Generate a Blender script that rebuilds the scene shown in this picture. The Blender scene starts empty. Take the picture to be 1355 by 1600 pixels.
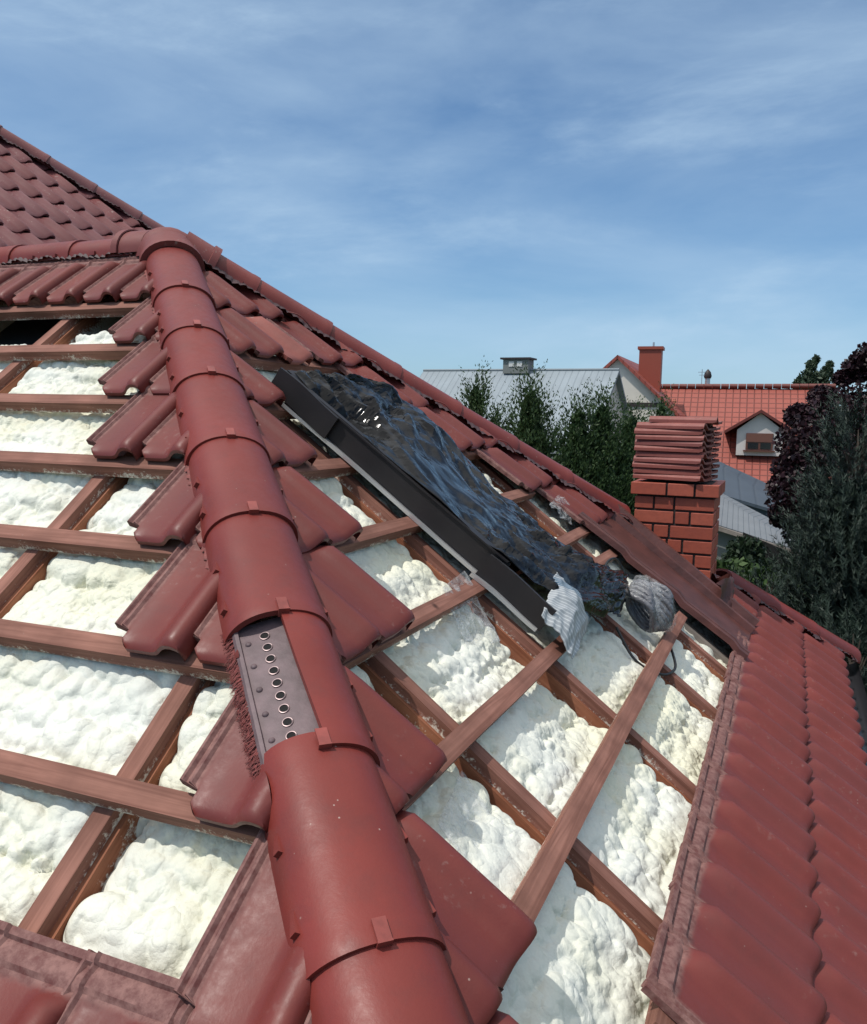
import bpy, bmesh, math, random
import numpy as np
from mathutils import Vector, Matrix
random.seed(7); RNG = np.random.default_rng(7)
S = bpy.context.scene; COL = S.collection
ZA = 5.6                                     # height of the hip apex above the ground
# ------------------------------------------------------------------ camera, sky, sun, exposure
TP = 0.7495; CP = 1/math.sqrt(1+TP*TP); SP = TP*CP      # roof pitch 36.9 degrees
fw = Vector((-.3815,.9173,-.1132)); yaw=-math.radians(22.589); pit=math.radians(6.499); rol=math.radians(1.124)
rt = Vector((math.cos(yaw),-math.sin(yaw),0)); fw = Vector((math.sin(yaw)*math.cos(pit),math.cos(yaw)*math.cos(pit),-math.sin(pit)))
up = rt.cross(fw); r2 = math.cos(rol)*rt+math.sin(rol)*up; u2 = -math.sin(rol)*rt+math.cos(rol)*up
CAM = Vector((2.814,-3.377,-.744+ZA)); FPX = 1327.7
cd = bpy.data.cameras.new('camera'); cam = bpy.data.objects.new('camera', cd); COL.objects.link(cam); S.camera = cam
cam.matrix_world = Matrix(((r2.x,u2.x,-fw.x,CAM.x),(r2.y,u2.y,-fw.y,CAM.y),(r2.z,u2.z,-fw.z,CAM.z),(0,0,0,1)))
cd.sensor_fit='VERTICAL'; cd.sensor_height=24; cd.lens=24*FPX/1600; cd.clip_end=2000; cd.clip_start=.05
SUN_EL=math.radians(63); SUN_AZ=math.atan2(-.66,-.75)      # azimuth measured from +Y toward +X
sv = Vector((math.sin(SUN_AZ)*math.cos(SUN_EL), math.cos(SUN_AZ)*math.cos(SUN_EL), math.sin(SUN_EL)))
sl = bpy.data.lights.new('sun','SUN'); sl.energy=2.5; sl.angle=math.radians(.5); sl.color=(1,.955,.89)
so = bpy.data.objects.new('sun', sl); COL.objects.link(so); so.rotation_euler = sv.to_track_quat('Z','Y').to_euler(); so.location=(0,0,30)
W = bpy.data.worlds.new('World'); S.world=W; W.use_nodes=True; wn=W.node_tree; wn.nodes.clear()
def N(nt,t,**k):
    n=nt.nodes.new(t)
    for a,b in k.items():
        if hasattr(n,a): setattr(n,a,b)
        else: n.inputs[a.replace('_',' ')].default_value=b
    return n
sky=N(wn,'ShaderNodeTexSky',sky_type='NISHITA',sun_disc=False,sun_elevation=SUN_EL,sun_rotation=SUN_AZ,air_density=1.0,dust_density=.6,ozone_density=2.2,altitude=100)
tc=N(wn,'ShaderNodeTexCoord'); mp=N(wn,'ShaderNodeMapping'); mp.inputs['Scale'].default_value=(1.5,1.5,4.6); mp.inputs['Rotation'].default_value=(.25,-.35,.5); mp.inputs['Location'].default_value=(1.1,4.7,2.3)
wn.links.new(tc.outputs['Generated'],mp.inputs[0])
nz=N(wn,'ShaderNodeTexNoise'); nz.inputs['Scale'].default_value=1.5; nz.inputs['Detail'].default_value=9; nz.inputs['Roughness'].default_value=.56; nz.inputs['Distortion'].default_value=.35
wn.links.new(mp.outputs[0],nz.inputs['Vector'])
nz2=N(wn,'ShaderNodeTexNoise'); nz2.inputs['Scale'].default_value=1.1; nz2.inputs['Detail'].default_value=2
wn.links.new(mp.outputs[0],nz2.inputs['Vector'])
cr=N(wn,'ShaderNodeMapRange'); cr.inputs[1].default_value=.36; cr.inputs[2].default_value=.70; cr.inputs[3].default_value=.0; cr.inputs[4].default_value=.70
ad=N(wn,'ShaderNodeMath',operation='MULTIPLY_ADD'); ad.inputs[1].default_value=.55
wn.links.new(nz2.outputs['Fac'],ad.inputs[0]); 
ad2=N(wn,'ShaderNodeMath',operation='MULTIPLY'); ad2.inputs[1].default_value=.5; wn.links.new(nz.outputs['Fac'],ad2.inputs[0]); wn.links.new(ad2.outputs[0],ad.inputs[2])
wn.links.new(ad.outputs[0],cr.inputs[0])
tn=N(wn,'ShaderNodeMix',data_type='RGBA',blend_type='MULTIPLY'); tn.inputs[0].default_value=1; wn.links.new(sky.outputs[0],tn.inputs[6]); tn.inputs[7].default_value=(.60,.93,1.18,1)
mp3=N(wn,'ShaderNodeMapping'); mp3.inputs['Scale'].default_value=(1.3,1.8,4.8); mp3.inputs['Rotation'].default_value=(.35,-.28,.9); wn.links.new(tc.outputs['Generated'],mp3.inputs[0])
nz3=N(wn,'ShaderNodeTexNoise'); nz3.inputs['Scale'].default_value=2.1; nz3.inputs['Detail'].default_value=10; nz3.inputs['Roughness'].default_value=.62; nz3.inputs['Distortion'].default_value=.25; wn.links.new(mp3.outputs[0],nz3.inputs['Vector'])
w3=N(wn,'ShaderNodeMapRange',interpolation_type='SMOOTHSTEP'); w3.inputs[1].default_value=.46; w3.inputs[2].default_value=.78; w3.inputs[4].default_value=.34; wn.links.new(nz3.outputs['Fac'],w3.inputs[0])
cs3=N(wn,'ShaderNodeMath',operation='ADD',use_clamp=True); wn.links.new(cr.outputs[0],cs3.inputs[0]); wn.links.new(w3.outputs[0],cs3.inputs[1])
mxs=N(wn,'ShaderNodeMix',data_type='RGBA'); wn.links.new(cs3.outputs[0],mxs.inputs[0]); wn.links.new(tn.outputs[2],mxs.inputs[6]); mxs.inputs[7].default_value=(5.6,7.5,9.4,1)
sx=N(wn,'ShaderNodeSeparateXYZ'); wn.links.new(tc.outputs['Generated'],sx.inputs[0])          # extra white brightness added overhead, out of view, as fill for the shadows
zfill=N(wn,'ShaderNodeMapRange',interpolation_type='SMOOTHSTEP'); zfill.inputs[1].default_value=.46; zfill.inputs[2].default_value=.85; zfill.inputs[4].default_value=.85; wn.links.new(sx.outputs[2],zfill.inputs[0])
mz=N(wn,'ShaderNodeMix',data_type='RGBA'); wn.links.new(zfill.outputs[0],mz.inputs[0]); wn.links.new(mxs.outputs[2],mz.inputs[6]); mz.inputs[7].default_value=(12.5,12.5,12.2,1)
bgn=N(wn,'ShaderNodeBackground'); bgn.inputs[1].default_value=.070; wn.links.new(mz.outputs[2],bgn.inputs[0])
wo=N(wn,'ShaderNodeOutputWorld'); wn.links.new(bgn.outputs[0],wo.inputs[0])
S.view_settings.view_transform='Standard'; S.view_settings.look='None'; S.view_settings.exposure=0.42; S.view_settings.gamma=1
# ------------------------------------------------------------------ helpers
def V(x,y,z): return Vector((x,y,z))
def PR(y,s,h=0): return V(s*CP+h*SP, y, ZA-s*SP+h*CP)            # right roof face
def PL(x,s,h=0): return V(x, -s*CP-h*SP, ZA-s*SP+h*CP)           # left roof face
def at(px,py,d):                                                  # a world point on a picture ray, d metres deep
    return CAM + d*(fw + ((px-677.5)/FPX)*r2 + ((800-py)/FPX)*u2)
MATS={}
def mat(name): return MATS[name]
class MB:
    def __init__(s): s.v=[]; s.f=[]; s.st=[]
    def add(s,vs,fs,st=None):
        o=len(s.v); s.v+= [tuple(p) for p in vs]; s.f+=[tuple(i+o for i in f) for f in fs]
        s.st += list(st) if st else [(0,0,0)]*len(vs)
    def hexa(s,p,st=None):       # 8 points: bottom 0-3, top 4-7
        s.add(p,[(0,3,2,1),(4,5,6,7),(0,1,5,4),(1,2,6,5),(2,3,7,6),(3,0,4,7)],st)
    def box(s,c,a,b,d,st=None):  # centre, half axes
        c=Vector(c);a=Vector(a);b=Vector(b);d=Vector(d)
        s.hexa([c-a-b-d,c+a-b-d,c+a+b-d,c-a+b-d,c-a-b+d,c+a-b+d,c+a+b+d,c-a+b+d],st)
    def beam(s,p,q,wv,hv,nseg=1,wob=0,st_len=None):  # p->q axis, half width vector, half height vector
        p=Vector(p);q=Vector(q);wv=Vector(wv);hv=Vector(hv);L=(q-p).length; o=len(s.v)
        rings=[];
        for i in range(nseg+1):
            f=i/nseg; c=p.lerp(q,f)+ (wv.normalized()*random.uniform(-wob,wob)+hv.normalized()*random.uniform(-wob,wob)*.5)
            for (a,b) in ((-1,-1),(1,-1),(1,1),(-1,1)):
                s.v.append(tuple(c+a*wv+b*hv)); s.st.append((f*L,(a+1)*.5*2*wv.length+(b+1)*.5*2*hv.length,b))
        for i in range(nseg):
            for k in range(4):
                a=o+i*4+k;b=o+i*4+(k+1)%4; s.f.append((a,b,b+4,a+4))
        s.f.append((o+3,o+2,o+1,o)); e=o+nseg*4; s.f.append((e,e+1,e+2,e+3))
    def grid(s,P,nu,nv,st=None,flip=False,wrap=False):
        o=len(s.v); s.v+=[tuple(p) for p in P]; s.st+= list(st) if st is not None else [(0,0,0)]*len(P)
        for j in range(nv-1):
            for i in range(nu-1 if not wrap else nu):
                a=o+j*nu+i;b=o+j*nu+(i+1)%nu
                s.f.append((a,b,b+nu,a+nu) if not flip else (a,a+nu,b+nu,b))
    def tube(s,pts,r,n=8,cap=True):
        pts=[Vector(p) for p in pts]; o=len(s.v); T=None
        for i,p in enumerate(pts):
            d=(pts[min(i+1,len(pts)-1)]-pts[max(i-1,0)]).normalized()
            if T is None: T=d.orthogonal().normalized()
            T=(T-d*T.dot(d)).normalized(); B=d.cross(T); rr=r[i] if hasattr(r,'__len__') else r
            for k in range(n):
                a=2*math.pi*k/n; s.v.append(tuple(p+rr*(math.cos(a)*T+math.sin(a)*B))); s.st.append((0,0,0))
        for i in range(len(pts)-1):
            for k in range(n):
                a=o+i*n+k;b=o+i*n+(k+1)%n; s.f.append((a,b,b+n,a+n))
        if cap: s.f.append(tuple(o+k for k in range(n))[::-1]); s.f.append(tuple(o+(len(pts)-1)*n+k for k in range(n)))
    def build(s,name,m,parent=None,smooth=None,bisect=None,bevel=0):
        me=bpy.data.meshes.new(name); me.from_pydata(s.v,[],s.f)
        a=me.attributes.new('st','FLOAT_VECTOR','POINT'); a.data.foreach_set('vector',np.array(s.st,dtype=np.float32).ravel())
        if bisect or bevel:
            bm=bmesh.new(); bm.from_mesh(me)
            for co,no in (bisect or []):
                r=bmesh.ops.bisect_plane(bm,geom=bm.verts[:]+bm.edges[:]+bm.faces[:],plane_co=co,plane_no=no,clear_outer=True)
                ed=[e for e in r['geom_cut'] if isinstance(e,bmesh.types.BMEdge)]
                try: bmesh.ops.holes_fill(bm,edges=ed)
                except Exception: pass
            if bevel: bmesh.ops.bevel(bm,geom=bm.edges[:],offset=bevel,segments=2,profile=.5,affect='EDGES')
            bm.to_mesh(me); bm.free()
        return link(me,name,m,parent,smooth)
def link(me,name,m,parent,smooth):
    if m: me.materials.append(mat(m) if isinstance(m,str) else m)
    if smooth is not None:
        me.polygons.foreach_set('use_smooth',[True]*len(me.polygons)); me.set_sharp_from_angle(angle=math.radians(smooth))
    o=bpy.data.objects.new(name,me); COL.objects.link(o)
    if parent is not None:
        o.parent=parent; o.matrix_parent_inverse=Matrix.Translation(-parent.location) @ Matrix.Identity(4) if parent.type=='EMPTY' and parent.parent is None else Matrix.Identity(4)
    return o
def tag(o,label=None,cat=None,group=None,kind=None):
    if label:o['label']=label
    if cat:o['category']=cat
    if group:o['group']=group
    if kind:o['kind']=kind
    return o
def empty(name,loc=(0,0,0)):
    o=bpy.data.objects.new(name,None); COL.objects.link(o); o.location=loc; o.empty_display_size=.2; return o
def lerp(a,b,f): return a+(b-a)*f
def sstep(a,b,x):
    t=min(1,max(0,(x-a)/(b-a))); return t*t*(3-2*t)
# ------------------------------------------------------------------ materials
def newmat(name):
    m=bpy.data.materials.new(name); m.use_nodes=True; nt=m.node_tree; MATS[name]=m
    return m,nt,nt.nodes['Principled BSDF'],nt.links
def coord(nt,kind='Object'):
    return nt.nodes.new('ShaderNodeTexCoord').outputs[kind]
def noise(nt,vec,scale,detail=4,rough=.55,dist=0):
    n=nt.nodes.new('ShaderNodeTexNoise'); n.inputs['Scale'].default_value=scale; n.inputs['Detail'].default_value=detail; n.inputs['Roughness'].default_value=rough; n.inputs['Distortion'].default_value=dist
    nt.links.new(vec,n.inputs['Vector']); return n.outputs['Fac']
def ramp(nt,fac,stops):
    r=nt.nodes.new('ShaderNodeValToRGB'); e=r.color_ramp.elements
    while len(e)<len(stops): e.new(.5)
    for i,(p,c) in enumerate(stops): e[i].position=p; e[i].color=(c,c,c,1) if not hasattr(c,'__len__') else (*c,1)
    nt.links.new(fac,r.inputs[0]); return r.outputs[0]
def mix(nt,fac,a,b,mode='MIX'):
    n=nt.nodes.new('ShaderNodeMix'); n.data_type='RGBA'; n.blend_type=mode
    for sock,val in ((n.inputs[0],fac),(n.inputs[6],a),(n.inputs[7],b)):
        if isinstance(val,(int,float)): sock.default_value=val
        elif isinstance(val,tuple): sock.default_value=(*val,1)
        else: nt.links.new(val,sock)
    return n.outputs[2]
def math_(nt,op,a,b=0,clamp=False):
    n=nt.nodes.new('ShaderNodeMath'); n.operation=op; n.use_clamp=clamp
    for s_,v in ((n.inputs[0],a),(n.inputs[1],b)):
        if isinstance(v,(int,float)): s_.default_value=v
        else: nt.links.new(v,s_)
    return n.outputs[0]
def bump(nt,bs,h,strength=.3,dist=.01):
    b=nt.nodes.new('ShaderNodeBump'); b.inputs['Strength'].default_value=strength; b.inputs['Distance'].default_value=dist
    nt.links.new(h,b.inputs['Height']); nt.links.new(b.outputs[0],bs.inputs['Normal'])
def attr(nt,name='st'):
    a=nt.nodes.new('ShaderNodeAttribute'); a.attribute_name=name; return a
def objrand(nt): return nt.nodes.new('ShaderNodeObjectInfo').outputs['Random']
def mapped(nt,vec,scale):
    m=nt.nodes.new('ShaderNodeMapping'); m.inputs['Scale'].default_value=scale; nt.links.new(vec,m.inputs[0]); return m.outputs[0]
def simple(name,col,rough=.6,metal=0,nscale=0,namt=.3,bmp=0,bscale=40,coat=0,spec=.5):
    m,nt,b,L=newmat(name); b.inputs['Base Color'].default_value=(*col,1); b.inputs['Roughness'].default_value=rough; b.inputs['Metallic'].default_value=metal
    b.inputs['Coat Weight'].default_value=coat; b.inputs['Specular IOR Level'].default_value=spec
    c=coord(nt)
    if nscale:
        f=noise(nt,c,nscale,5); d=tuple(x*(1-namt) for x in col); l=tuple(min(1,x*(1+namt)) for x in col)
        L.new(mix(nt,ramp(nt,f,[(.3,0),(.7,1)]),d,l),b.inputs['Base Color'])
    if bmp: bump(nt,b,noise(nt,c,bscale,5),bmp,.01)
    return m
RED=(.152,.028,.022)
def tile_mat(name,base,zone=True,lichen=.5,rough=.52,speck=.5):
    m,nt,b,L=newmat(name); c=coord(nt); st=attr(nt); sep=nt.nodes.new('ShaderNodeSeparateXYZ'); L.new(st.outputs['Vector'],sep.inputs[0])
    u,v,k=sep.outputs; rnd=math_(nt,'FRACT',math_(nt,'ADD',objrand(nt),k))
    n1=noise(nt,c,3.0,5); n2=noise(nt,c,38,6,.7); n3=noise(nt,c,150,3,.6)
    col=mix(nt,ramp(nt,n1,[(.3,0),(.7,1)]),tuple(x*.80 for x in base),tuple(x*1.14 for x in base))
    col=mix(nt,math_(nt,'MULTIPLY',rnd,.5),col,(base[0]*.8,base[1]*1.05,base[2]*1.3))
    # mauve grime where the neighbour used to cover the tile
    if zone:
        zv=ramp(nt,math_(nt,'ADD',v,math_(nt,'MULTIPLY',math_(nt,'SUBTRACT',n2,.5),.03)),[(.0,1),(.070,1),(.080,0)]); zu=ramp(nt,u,[(.0,1),(.042,1),(.053,0)])
        z=math_(nt,'MAXIMUM',zv,zu); z=math_(nt,'MULTIPLY',z,ramp(nt,n2,[(.25,.45),(.5,1)]))
        col=mix(nt,z,col,mix(nt,ramp(nt,n2,[(.35,0),(.62,1)]),(.11,.045,.042),(.24,.125,.11)))
    else: z=None
    # lichen / mortar specks
    vo=nt.nodes.new('ShaderNodeTexVoronoi'); vo.inputs['Scale'].default_value=34; L.new(c,vo.inputs['Vector'])
    sp=math_(nt,'MULTIPLY',ramp(nt,vo.outputs['Distance'],[(.05,1),(.085,0)]),ramp(nt,noise(nt,c,7,3),[(.55,0),(.62,speck)]))
    col=mix(nt,sp,col,(.45,.36,.31))
    lc=math_(nt,'MULTIPLY',ramp(nt,n2,[(.58,0),(.66,1)]),ramp(nt,n1,[(.5,0),(.62,lichen)]))
    col=mix(nt,lc,col,(.30,.22,.20))
    dirt=ramp(nt,noise(nt,c,14,5,.65),[(.5,0),(.75,.35)]); col=mix(nt,dirt,col,(.10,.03,.028))
    L.new(col,b.inputs['Base Color'])
    r=ramp(nt,n2,[(.3,rough-.06),(.7,rough+.12)])
    if z is not None: r=math_(nt,'ADD',r,math_(nt,'MULTIPLY',z,.35))
    L.new(r,b.inputs['Roughness']); b.inputs['Specular IOR Level'].default_value=.33
    bump(nt,b,math_(nt,'ADD',math_(nt,'MULTIPLY',n2,.7),math_(nt,'MULTIPLY',n3,.5)),.22,.0025)
tile_mat('tile',RED,rough=.44,lichen=.25); tile_mat('cap',(.188,.030,.023),zone=False,lichen=.0,rough=.44,speck=.8)
tile_mat('cap_lichen',(.19,.045,.038),zone=False,lichen=1.0,rough=.5,speck=1)
tile_mat('tile_old',(.155,.045,.045),zone=False,lichen=1,rough=.45,speck=1)
tile_mat('tile_field',(.165,.031,.025),lichen=.25)
tile_mat('tile_stack',(.25,.075,.06),zone=False,lichen=.7,rough=.55)
def wood(name,a,b_,dust=0,strain=1):
    m,nt,b,L=newmat(name); st=attr(nt); sc=mapped(nt,st.outputs['Vector'],(2.2,60,1)); c=coord(nt)
    g=noise(nt,sc,1.0,6,.6,.6); n=noise(nt,c,5,4)
    col=mix(nt,ramp(nt,g,[(.34,0),(.62,1)]),a,b_); col=mix(nt,ramp(nt,n,[(.35,0),(.7,.65)]),col,tuple(x*.62 for x in a))
    kn=nt.nodes.new('ShaderNodeTexVoronoi'); kn.inputs['Scale'].default_value=3.3; L.new(c,kn.inputs['Vector'])
    col=mix(nt,ramp(nt,kn.outputs['Distance'],[(.035,1),(.07,0)]),col,(.035,.014,.01))
    if dust:
        sep=nt.nodes.new('ShaderNodeSeparateXYZ'); L.new(st.outputs['Vector'],sep.inputs[0])
        low=ramp(nt,sep.outputs[2],[(0,0),(1,1)])
        low=math_(nt,'MULTIPLY',math_(nt,'SUBTRACT',1.0,math_(nt,'ADD',math_(nt,'MULTIPLY',sep.outputs[2],.5),.5)),1)
        f=math_(nt,'ADD',math_(nt,'MULTIPLY',noise(nt,c,90,3,.8),.55),math_(nt,'MULTIPLY',low,.55*dust)); f=math_(nt,'ADD',f,math_(nt,'MULTIPLY',noise(nt,c,6,4),.5))
        col=mix(nt,ramp(nt,f,[(.70,0),(.80,.9)]),col,(.72,.70,.62))
    L.new(col,b.inputs['Base Color']); b.inputs['Roughness'].default_value=.75; b.inputs['Specular IOR Level'].default_value=.25
    bump(nt,b,g,.35,.004)
wood('batten',(.17,.070,.050),(.31,.145,.108),dust=.35); wood('rafter',(.22,.075,.038),(.36,.150,.085),dust=1.0); wood('lath',(.30,.14,.09),(.42,.22,.15))
wood('grey_board',(.20,.17,.15),(.30,.26,.23))
def foam_mat():
    m,nt,b,L=newmat('foam'); c=coord(nt); n1=noise(nt,c,2.3,4); n2=noise(nt,c,45,4,.6)
    col=mix(nt,ramp(nt,n1,[(.42,0),(.66,1)]),(.68,.69,.625),(.68,.67,.53))
    col=mix(nt,ramp(nt,noise(nt,c,11,5),[(.62,0),(.8,.5)]),col,(.55,.58,.55))
    L.new(col,b.inputs['Base Color']); b.inputs['Roughness'].default_value=.6; b.inputs['Specular IOR Level'].default_value=.2
    b.inputs['Subsurface Weight'].default_value=.0
    vo=nt.nodes.new('ShaderNodeTexVoronoi'); vo.feature='SMOOTH_F1'; vo.inputs['Scale'].default_value=52; vo.inputs['Smoothness'].default_value=.25
    wv=nt.nodes.new('ShaderNodeVectorMath'); wv.operation='MULTIPLY_ADD'; nn=nt.nodes.new('ShaderNodeTexNoise'); nn.inputs['Scale'].default_value=14; L.new(c,nn.inputs['Vector']); L.new(nn.outputs['Color'],wv.inputs[0]); wv.inputs[1].default_value=(.05,.05,.05); L.new(c,wv.inputs[2]); L.new(wv.outputs[0],vo.inputs['Vector'])
    bh=math_(nt,'SUBTRACT',math_(nt,'ADD',math_(nt,'MULTIPLY',n2,.5),math_(nt,'MULTIPLY',noise(nt,c,170,2),.25)),math_(nt,'MULTIPLY',vo.outputs['Distance'],ramp(nt,n1,[(.35,.25),(.65,1.0)])))
    vo2=nt.nodes.new('ShaderNodeTexVoronoi'); vo2.feature='F1'; vo2.inputs['Scale'].default_value=27; L.new(wv.outputs[0],vo2.inputs['Vector'])
    bh=math_(nt,'SUBTRACT',bh,math_(nt,'MULTIPLY',math_(nt,'POWER',vo2.outputs['Distance'],2.0),1.3))
    bump(nt,b,bh,.62,.0075)
foam_mat()
simple('membrane',(.028,.028,.03),.8,nscale=6)
simple('ridge_roll',(.055,.026,.030),.6,nscale=30,bmp=.6,bscale=60)
simple('fringe',(.16,.035,.03),.7,nscale=80,namt=.5)
simple('dark_hole',(.006,.005,.005),.9)
simple('perforated',(.125,.082,.088),.6,metal=.0,nscale=25,namt=.25,bmp=.15,bscale=60)
simple('rivet',(.30,.22,.22),.4,metal=.4)
simple('clip',(.26,.055,.045),.4,metal=.1,nscale=20)
simple('lead',(.085,.027,.022),.5,nscale=9,namt=.3,bmp=.35,bscale=18)
simple('frame_dark',(.024,.021,.023),.5,metal=.3,nscale=9,namt=.15,bmp=.05,bscale=120)
simple('silver',(.55,.55,.56),.4,metal=.6)
simple('cable',(.012,.012,.013),.45)
simple('gutter',(.035,.035,.04),.35,metal=.4)
simple('plaster',(.66,.61,.54),.9,nscale=3,namt=.06,bmp=.2,bscale=30)
simple('plaster_white',(.60,.55,.52),.9,nscale=2,namt=.06)
simple('mortar',(.035,.025,.024),.95,bmp=.4,bscale=90)
simple('glass_dark',(.02,.022,.026),.1,spec=.8)
simple('shutter',(.16,.065,.045),.5)
simple('wood_frame',(.12,.045,.03),.5)
simple('white_trim',(.62,.6,.58),.5)
simple('bark',(.06,.045,.035),.9,nscale=10,bmp=.6,bscale=20)
simple('steel',(.5,.52,.54),.35,metal=.8)
simple('dark_trim',(.03,.02,.02),.6)
def brick_mat():
    m,nt,b,L=newmat('brick'); c=coord(nt); k=attr(nt); sep=nt.nodes.new('ShaderNodeSeparateXYZ'); L.new(k.outputs['Vector'],sep.inputs[0])
    col=mix(nt,sep.outputs[2],(.30,.062,.034),(.40,.095,.055)); col=mix(nt,ramp(nt,noise(nt,c,30,5),[(.4,0),(.75,.5)]),col,(.22,.05,.035))
    L.new(col,b.inputs['Base Color']); b.inputs['Roughness'].default_value=.55; bump(nt,b,noise(nt,c,70,4),.25,.004)
brick_mat()
def bag_mat():
    m,nt,b,L=newmat('black_plastic'); c=coord(nt); b.inputs['Base Color'].default_value=(.005,.005,.006,1); b.inputs['Roughness'].default_value=.13; b.inputs['Specular IOR Level'].default_value=.24
    n=noise(nt,c,13,2,.5,2.8); n2=noise(nt,c,31,2,.5,2.0)
    h=math_(nt,'ADD',math_(nt,'ABSOLUTE',math_(nt,'SUBTRACT',n,.5)),math_(nt,'MULTIPLY',math_(nt,'ABSOLUTE',math_(nt,'SUBTRACT',n2,.5)),.35))
    bump(nt,b,h,.10,.01)
bag_mat()
def sack_mat():
    m,nt,b,L=newmat('woven_sack'); st=attr(nt); sep=nt.nodes.new('ShaderNodeSeparateXYZ'); L.new(st.outputs['Vector'],sep.inputs[0])
    w=math_(nt,'SINE',math_(nt,'MULTIPLY',sep.outputs[0],150)); w2=ramp(nt,sep.outputs[0],[(0,0),(.62,0),(.66,1),(.86,1),(.9,0)])
    col=mix(nt,w2,(.30,.32,.34),(.05,.11,.17)); col=mix(nt,ramp(nt,w,[(.3,0),(.8,.6)]),col,(.60,.62,.62)); L.new(col,b.inputs['Base Color']); b.inputs['Roughness'].default_value=.45
    bump(nt,b,noise(nt,coord(nt),35,3),.4,.01)
sack_mat()
def hose_mat():
    m,nt,b,L=newmat('hose'); b.inputs['Base Color'].default_value=(.12,.12,.135,1); b.inputs['Roughness'].default_value=.22; b.inputs['Coat Weight'].default_value=.6
    bump(nt,b,noise(nt,coord(nt),26,4,.6,1.5),.6,.02)
hose_mat()
def film_mat():
    m,nt,b,L=newmat('clear_film'); b.inputs['Base Color'].default_value=(.75,.77,.78,1); b.inputs['Roughness'].default_value=.15
    n=noise(nt,coord(nt),22,4,.6,1.5); L.new(ramp(nt,n,[(.4,.05),(.72,.34)]),b.inputs['Alpha']); bump(nt,b,n,.8,.02)
film_mat()
def metal_roof(name,col,rough=.35,ribs=3.3,metal=.5):
    m,nt,b,L=newmat(name); st=attr(nt); sep=nt.nodes.new('ShaderNodeSeparateXYZ'); L.new(st.outputs['Vector'],sep.inputs[0])
    w=math_(nt,'FRACT',math_(nt,'MULTIPLY',sep.outputs[0],ribs)); rb=ramp(nt,w,[(0,1),(.12,.0),(.88,0),(1,1)])
    n=noise(nt,st.outputs['Vector'],.7,5); c2=mix(nt,ramp(nt,n,[(.3,0),(.7,1)]),tuple(x*.85 for x in col),tuple(min(1,x*1.1) for x in col))
    c2=mix(nt,math_(nt,'MULTIPLY',rb,.35),c2,tuple(x*.5 for x in col)); L.new(c2,b.inputs['Base Color']); b.inputs['Roughness'].default_value=rough; b.inputs['Metallic'].default_value=metal
    bump(nt,b,rb,.5,.03)
metal_roof('barn_metal',(.23,.27,.30),.6,3.3,.0); metal_roof('shed_metal',(.16,.17,.18),.6,6,.0); metal_roof('slate_metal',(.045,.06,.08),.6,1.5,.0); metal_roof('board_wall',(.22,.23,.22),.8,7,0)
def far_tiles():
    m,nt,b,L=newmat('far_tile'); st=attr(nt); sep=nt.nodes.new('ShaderNodeSeparateXYZ'); L.new(st.outputs['Vector'],sep.inputs[0])
    u=math_(nt,'FRACT',math_(nt,'MULTIPLY',sep.outputs[0],1/.33)); v=math_(nt,'FRACT',math_(nt,'MULTIPLY',sep.outputs[1],1/.36))
    lu=ramp(nt,u,[(0,1),(.08,1),(.18,0)]); lv=ramp(nt,v,[(.0,1),(.10,1),(.16,0)]); ln=math_(nt,'MAXIMUM',lu,lv)
    n=noise(nt,st.outputs['Vector'],1.5,5,.6); col=mix(nt,n,(.24,.047,.032),(.33,.075,.05)); col=mix(nt,math_(nt,'MULTIPLY',ln,.75),col,(.08,.016,.012))
    L.new(col,b.inputs['Base Color']); b.inputs['Roughness'].default_value=.55; bump(nt,b,math_(nt,'SUBTRACT',1,ln),.7,.03)
far_tiles()
def leaf_mat(name,a,b_,trans=.25,rough=.55):
    m,nt,b,L=newmat(name); st=attr(nt); sep=nt.nodes.new('ShaderNodeSeparateXYZ'); L.new(st.outputs['Vector'],sep.inputs[0])
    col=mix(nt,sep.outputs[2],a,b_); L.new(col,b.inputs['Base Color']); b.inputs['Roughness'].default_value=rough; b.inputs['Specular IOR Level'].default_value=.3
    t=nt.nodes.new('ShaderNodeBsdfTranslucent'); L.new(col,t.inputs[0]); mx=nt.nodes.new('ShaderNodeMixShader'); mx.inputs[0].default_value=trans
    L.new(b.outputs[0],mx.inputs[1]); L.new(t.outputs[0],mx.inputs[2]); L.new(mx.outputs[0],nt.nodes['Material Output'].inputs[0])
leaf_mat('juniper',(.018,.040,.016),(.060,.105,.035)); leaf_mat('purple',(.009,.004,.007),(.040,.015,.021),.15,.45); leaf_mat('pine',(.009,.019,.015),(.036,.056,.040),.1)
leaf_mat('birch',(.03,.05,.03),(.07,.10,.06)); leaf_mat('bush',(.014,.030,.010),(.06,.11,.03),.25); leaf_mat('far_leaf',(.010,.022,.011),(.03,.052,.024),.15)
def ground_mat():
    m,nt,b,L=newmat('grass'); c=coord(nt); col=mix(nt,noise(nt,c,.4,6,.6),(.03,.05,.015),(.07,.10,.03)); L.new(col,b.inputs['Base Color']); b.inputs['Roughness'].default_value=.95; bump(nt,b,noise(nt,c,12,5),.6,.05)
ground_mat()
# ------------------------------------------------------------------ ground
g=MB(); g.add([(-900,-900,0),(900,-900,0),(900,900,0),(-900,900,0)],[(0,1,2,3)]); tag(g.build('ground','grass'),kind='structure')
# ------------------------------------------------------------------ the house under repair
house=empty('house',(0,0,0)); tag(house,'house with dark red hip roof half stripped, white spray foam between its rafters','house')
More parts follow.
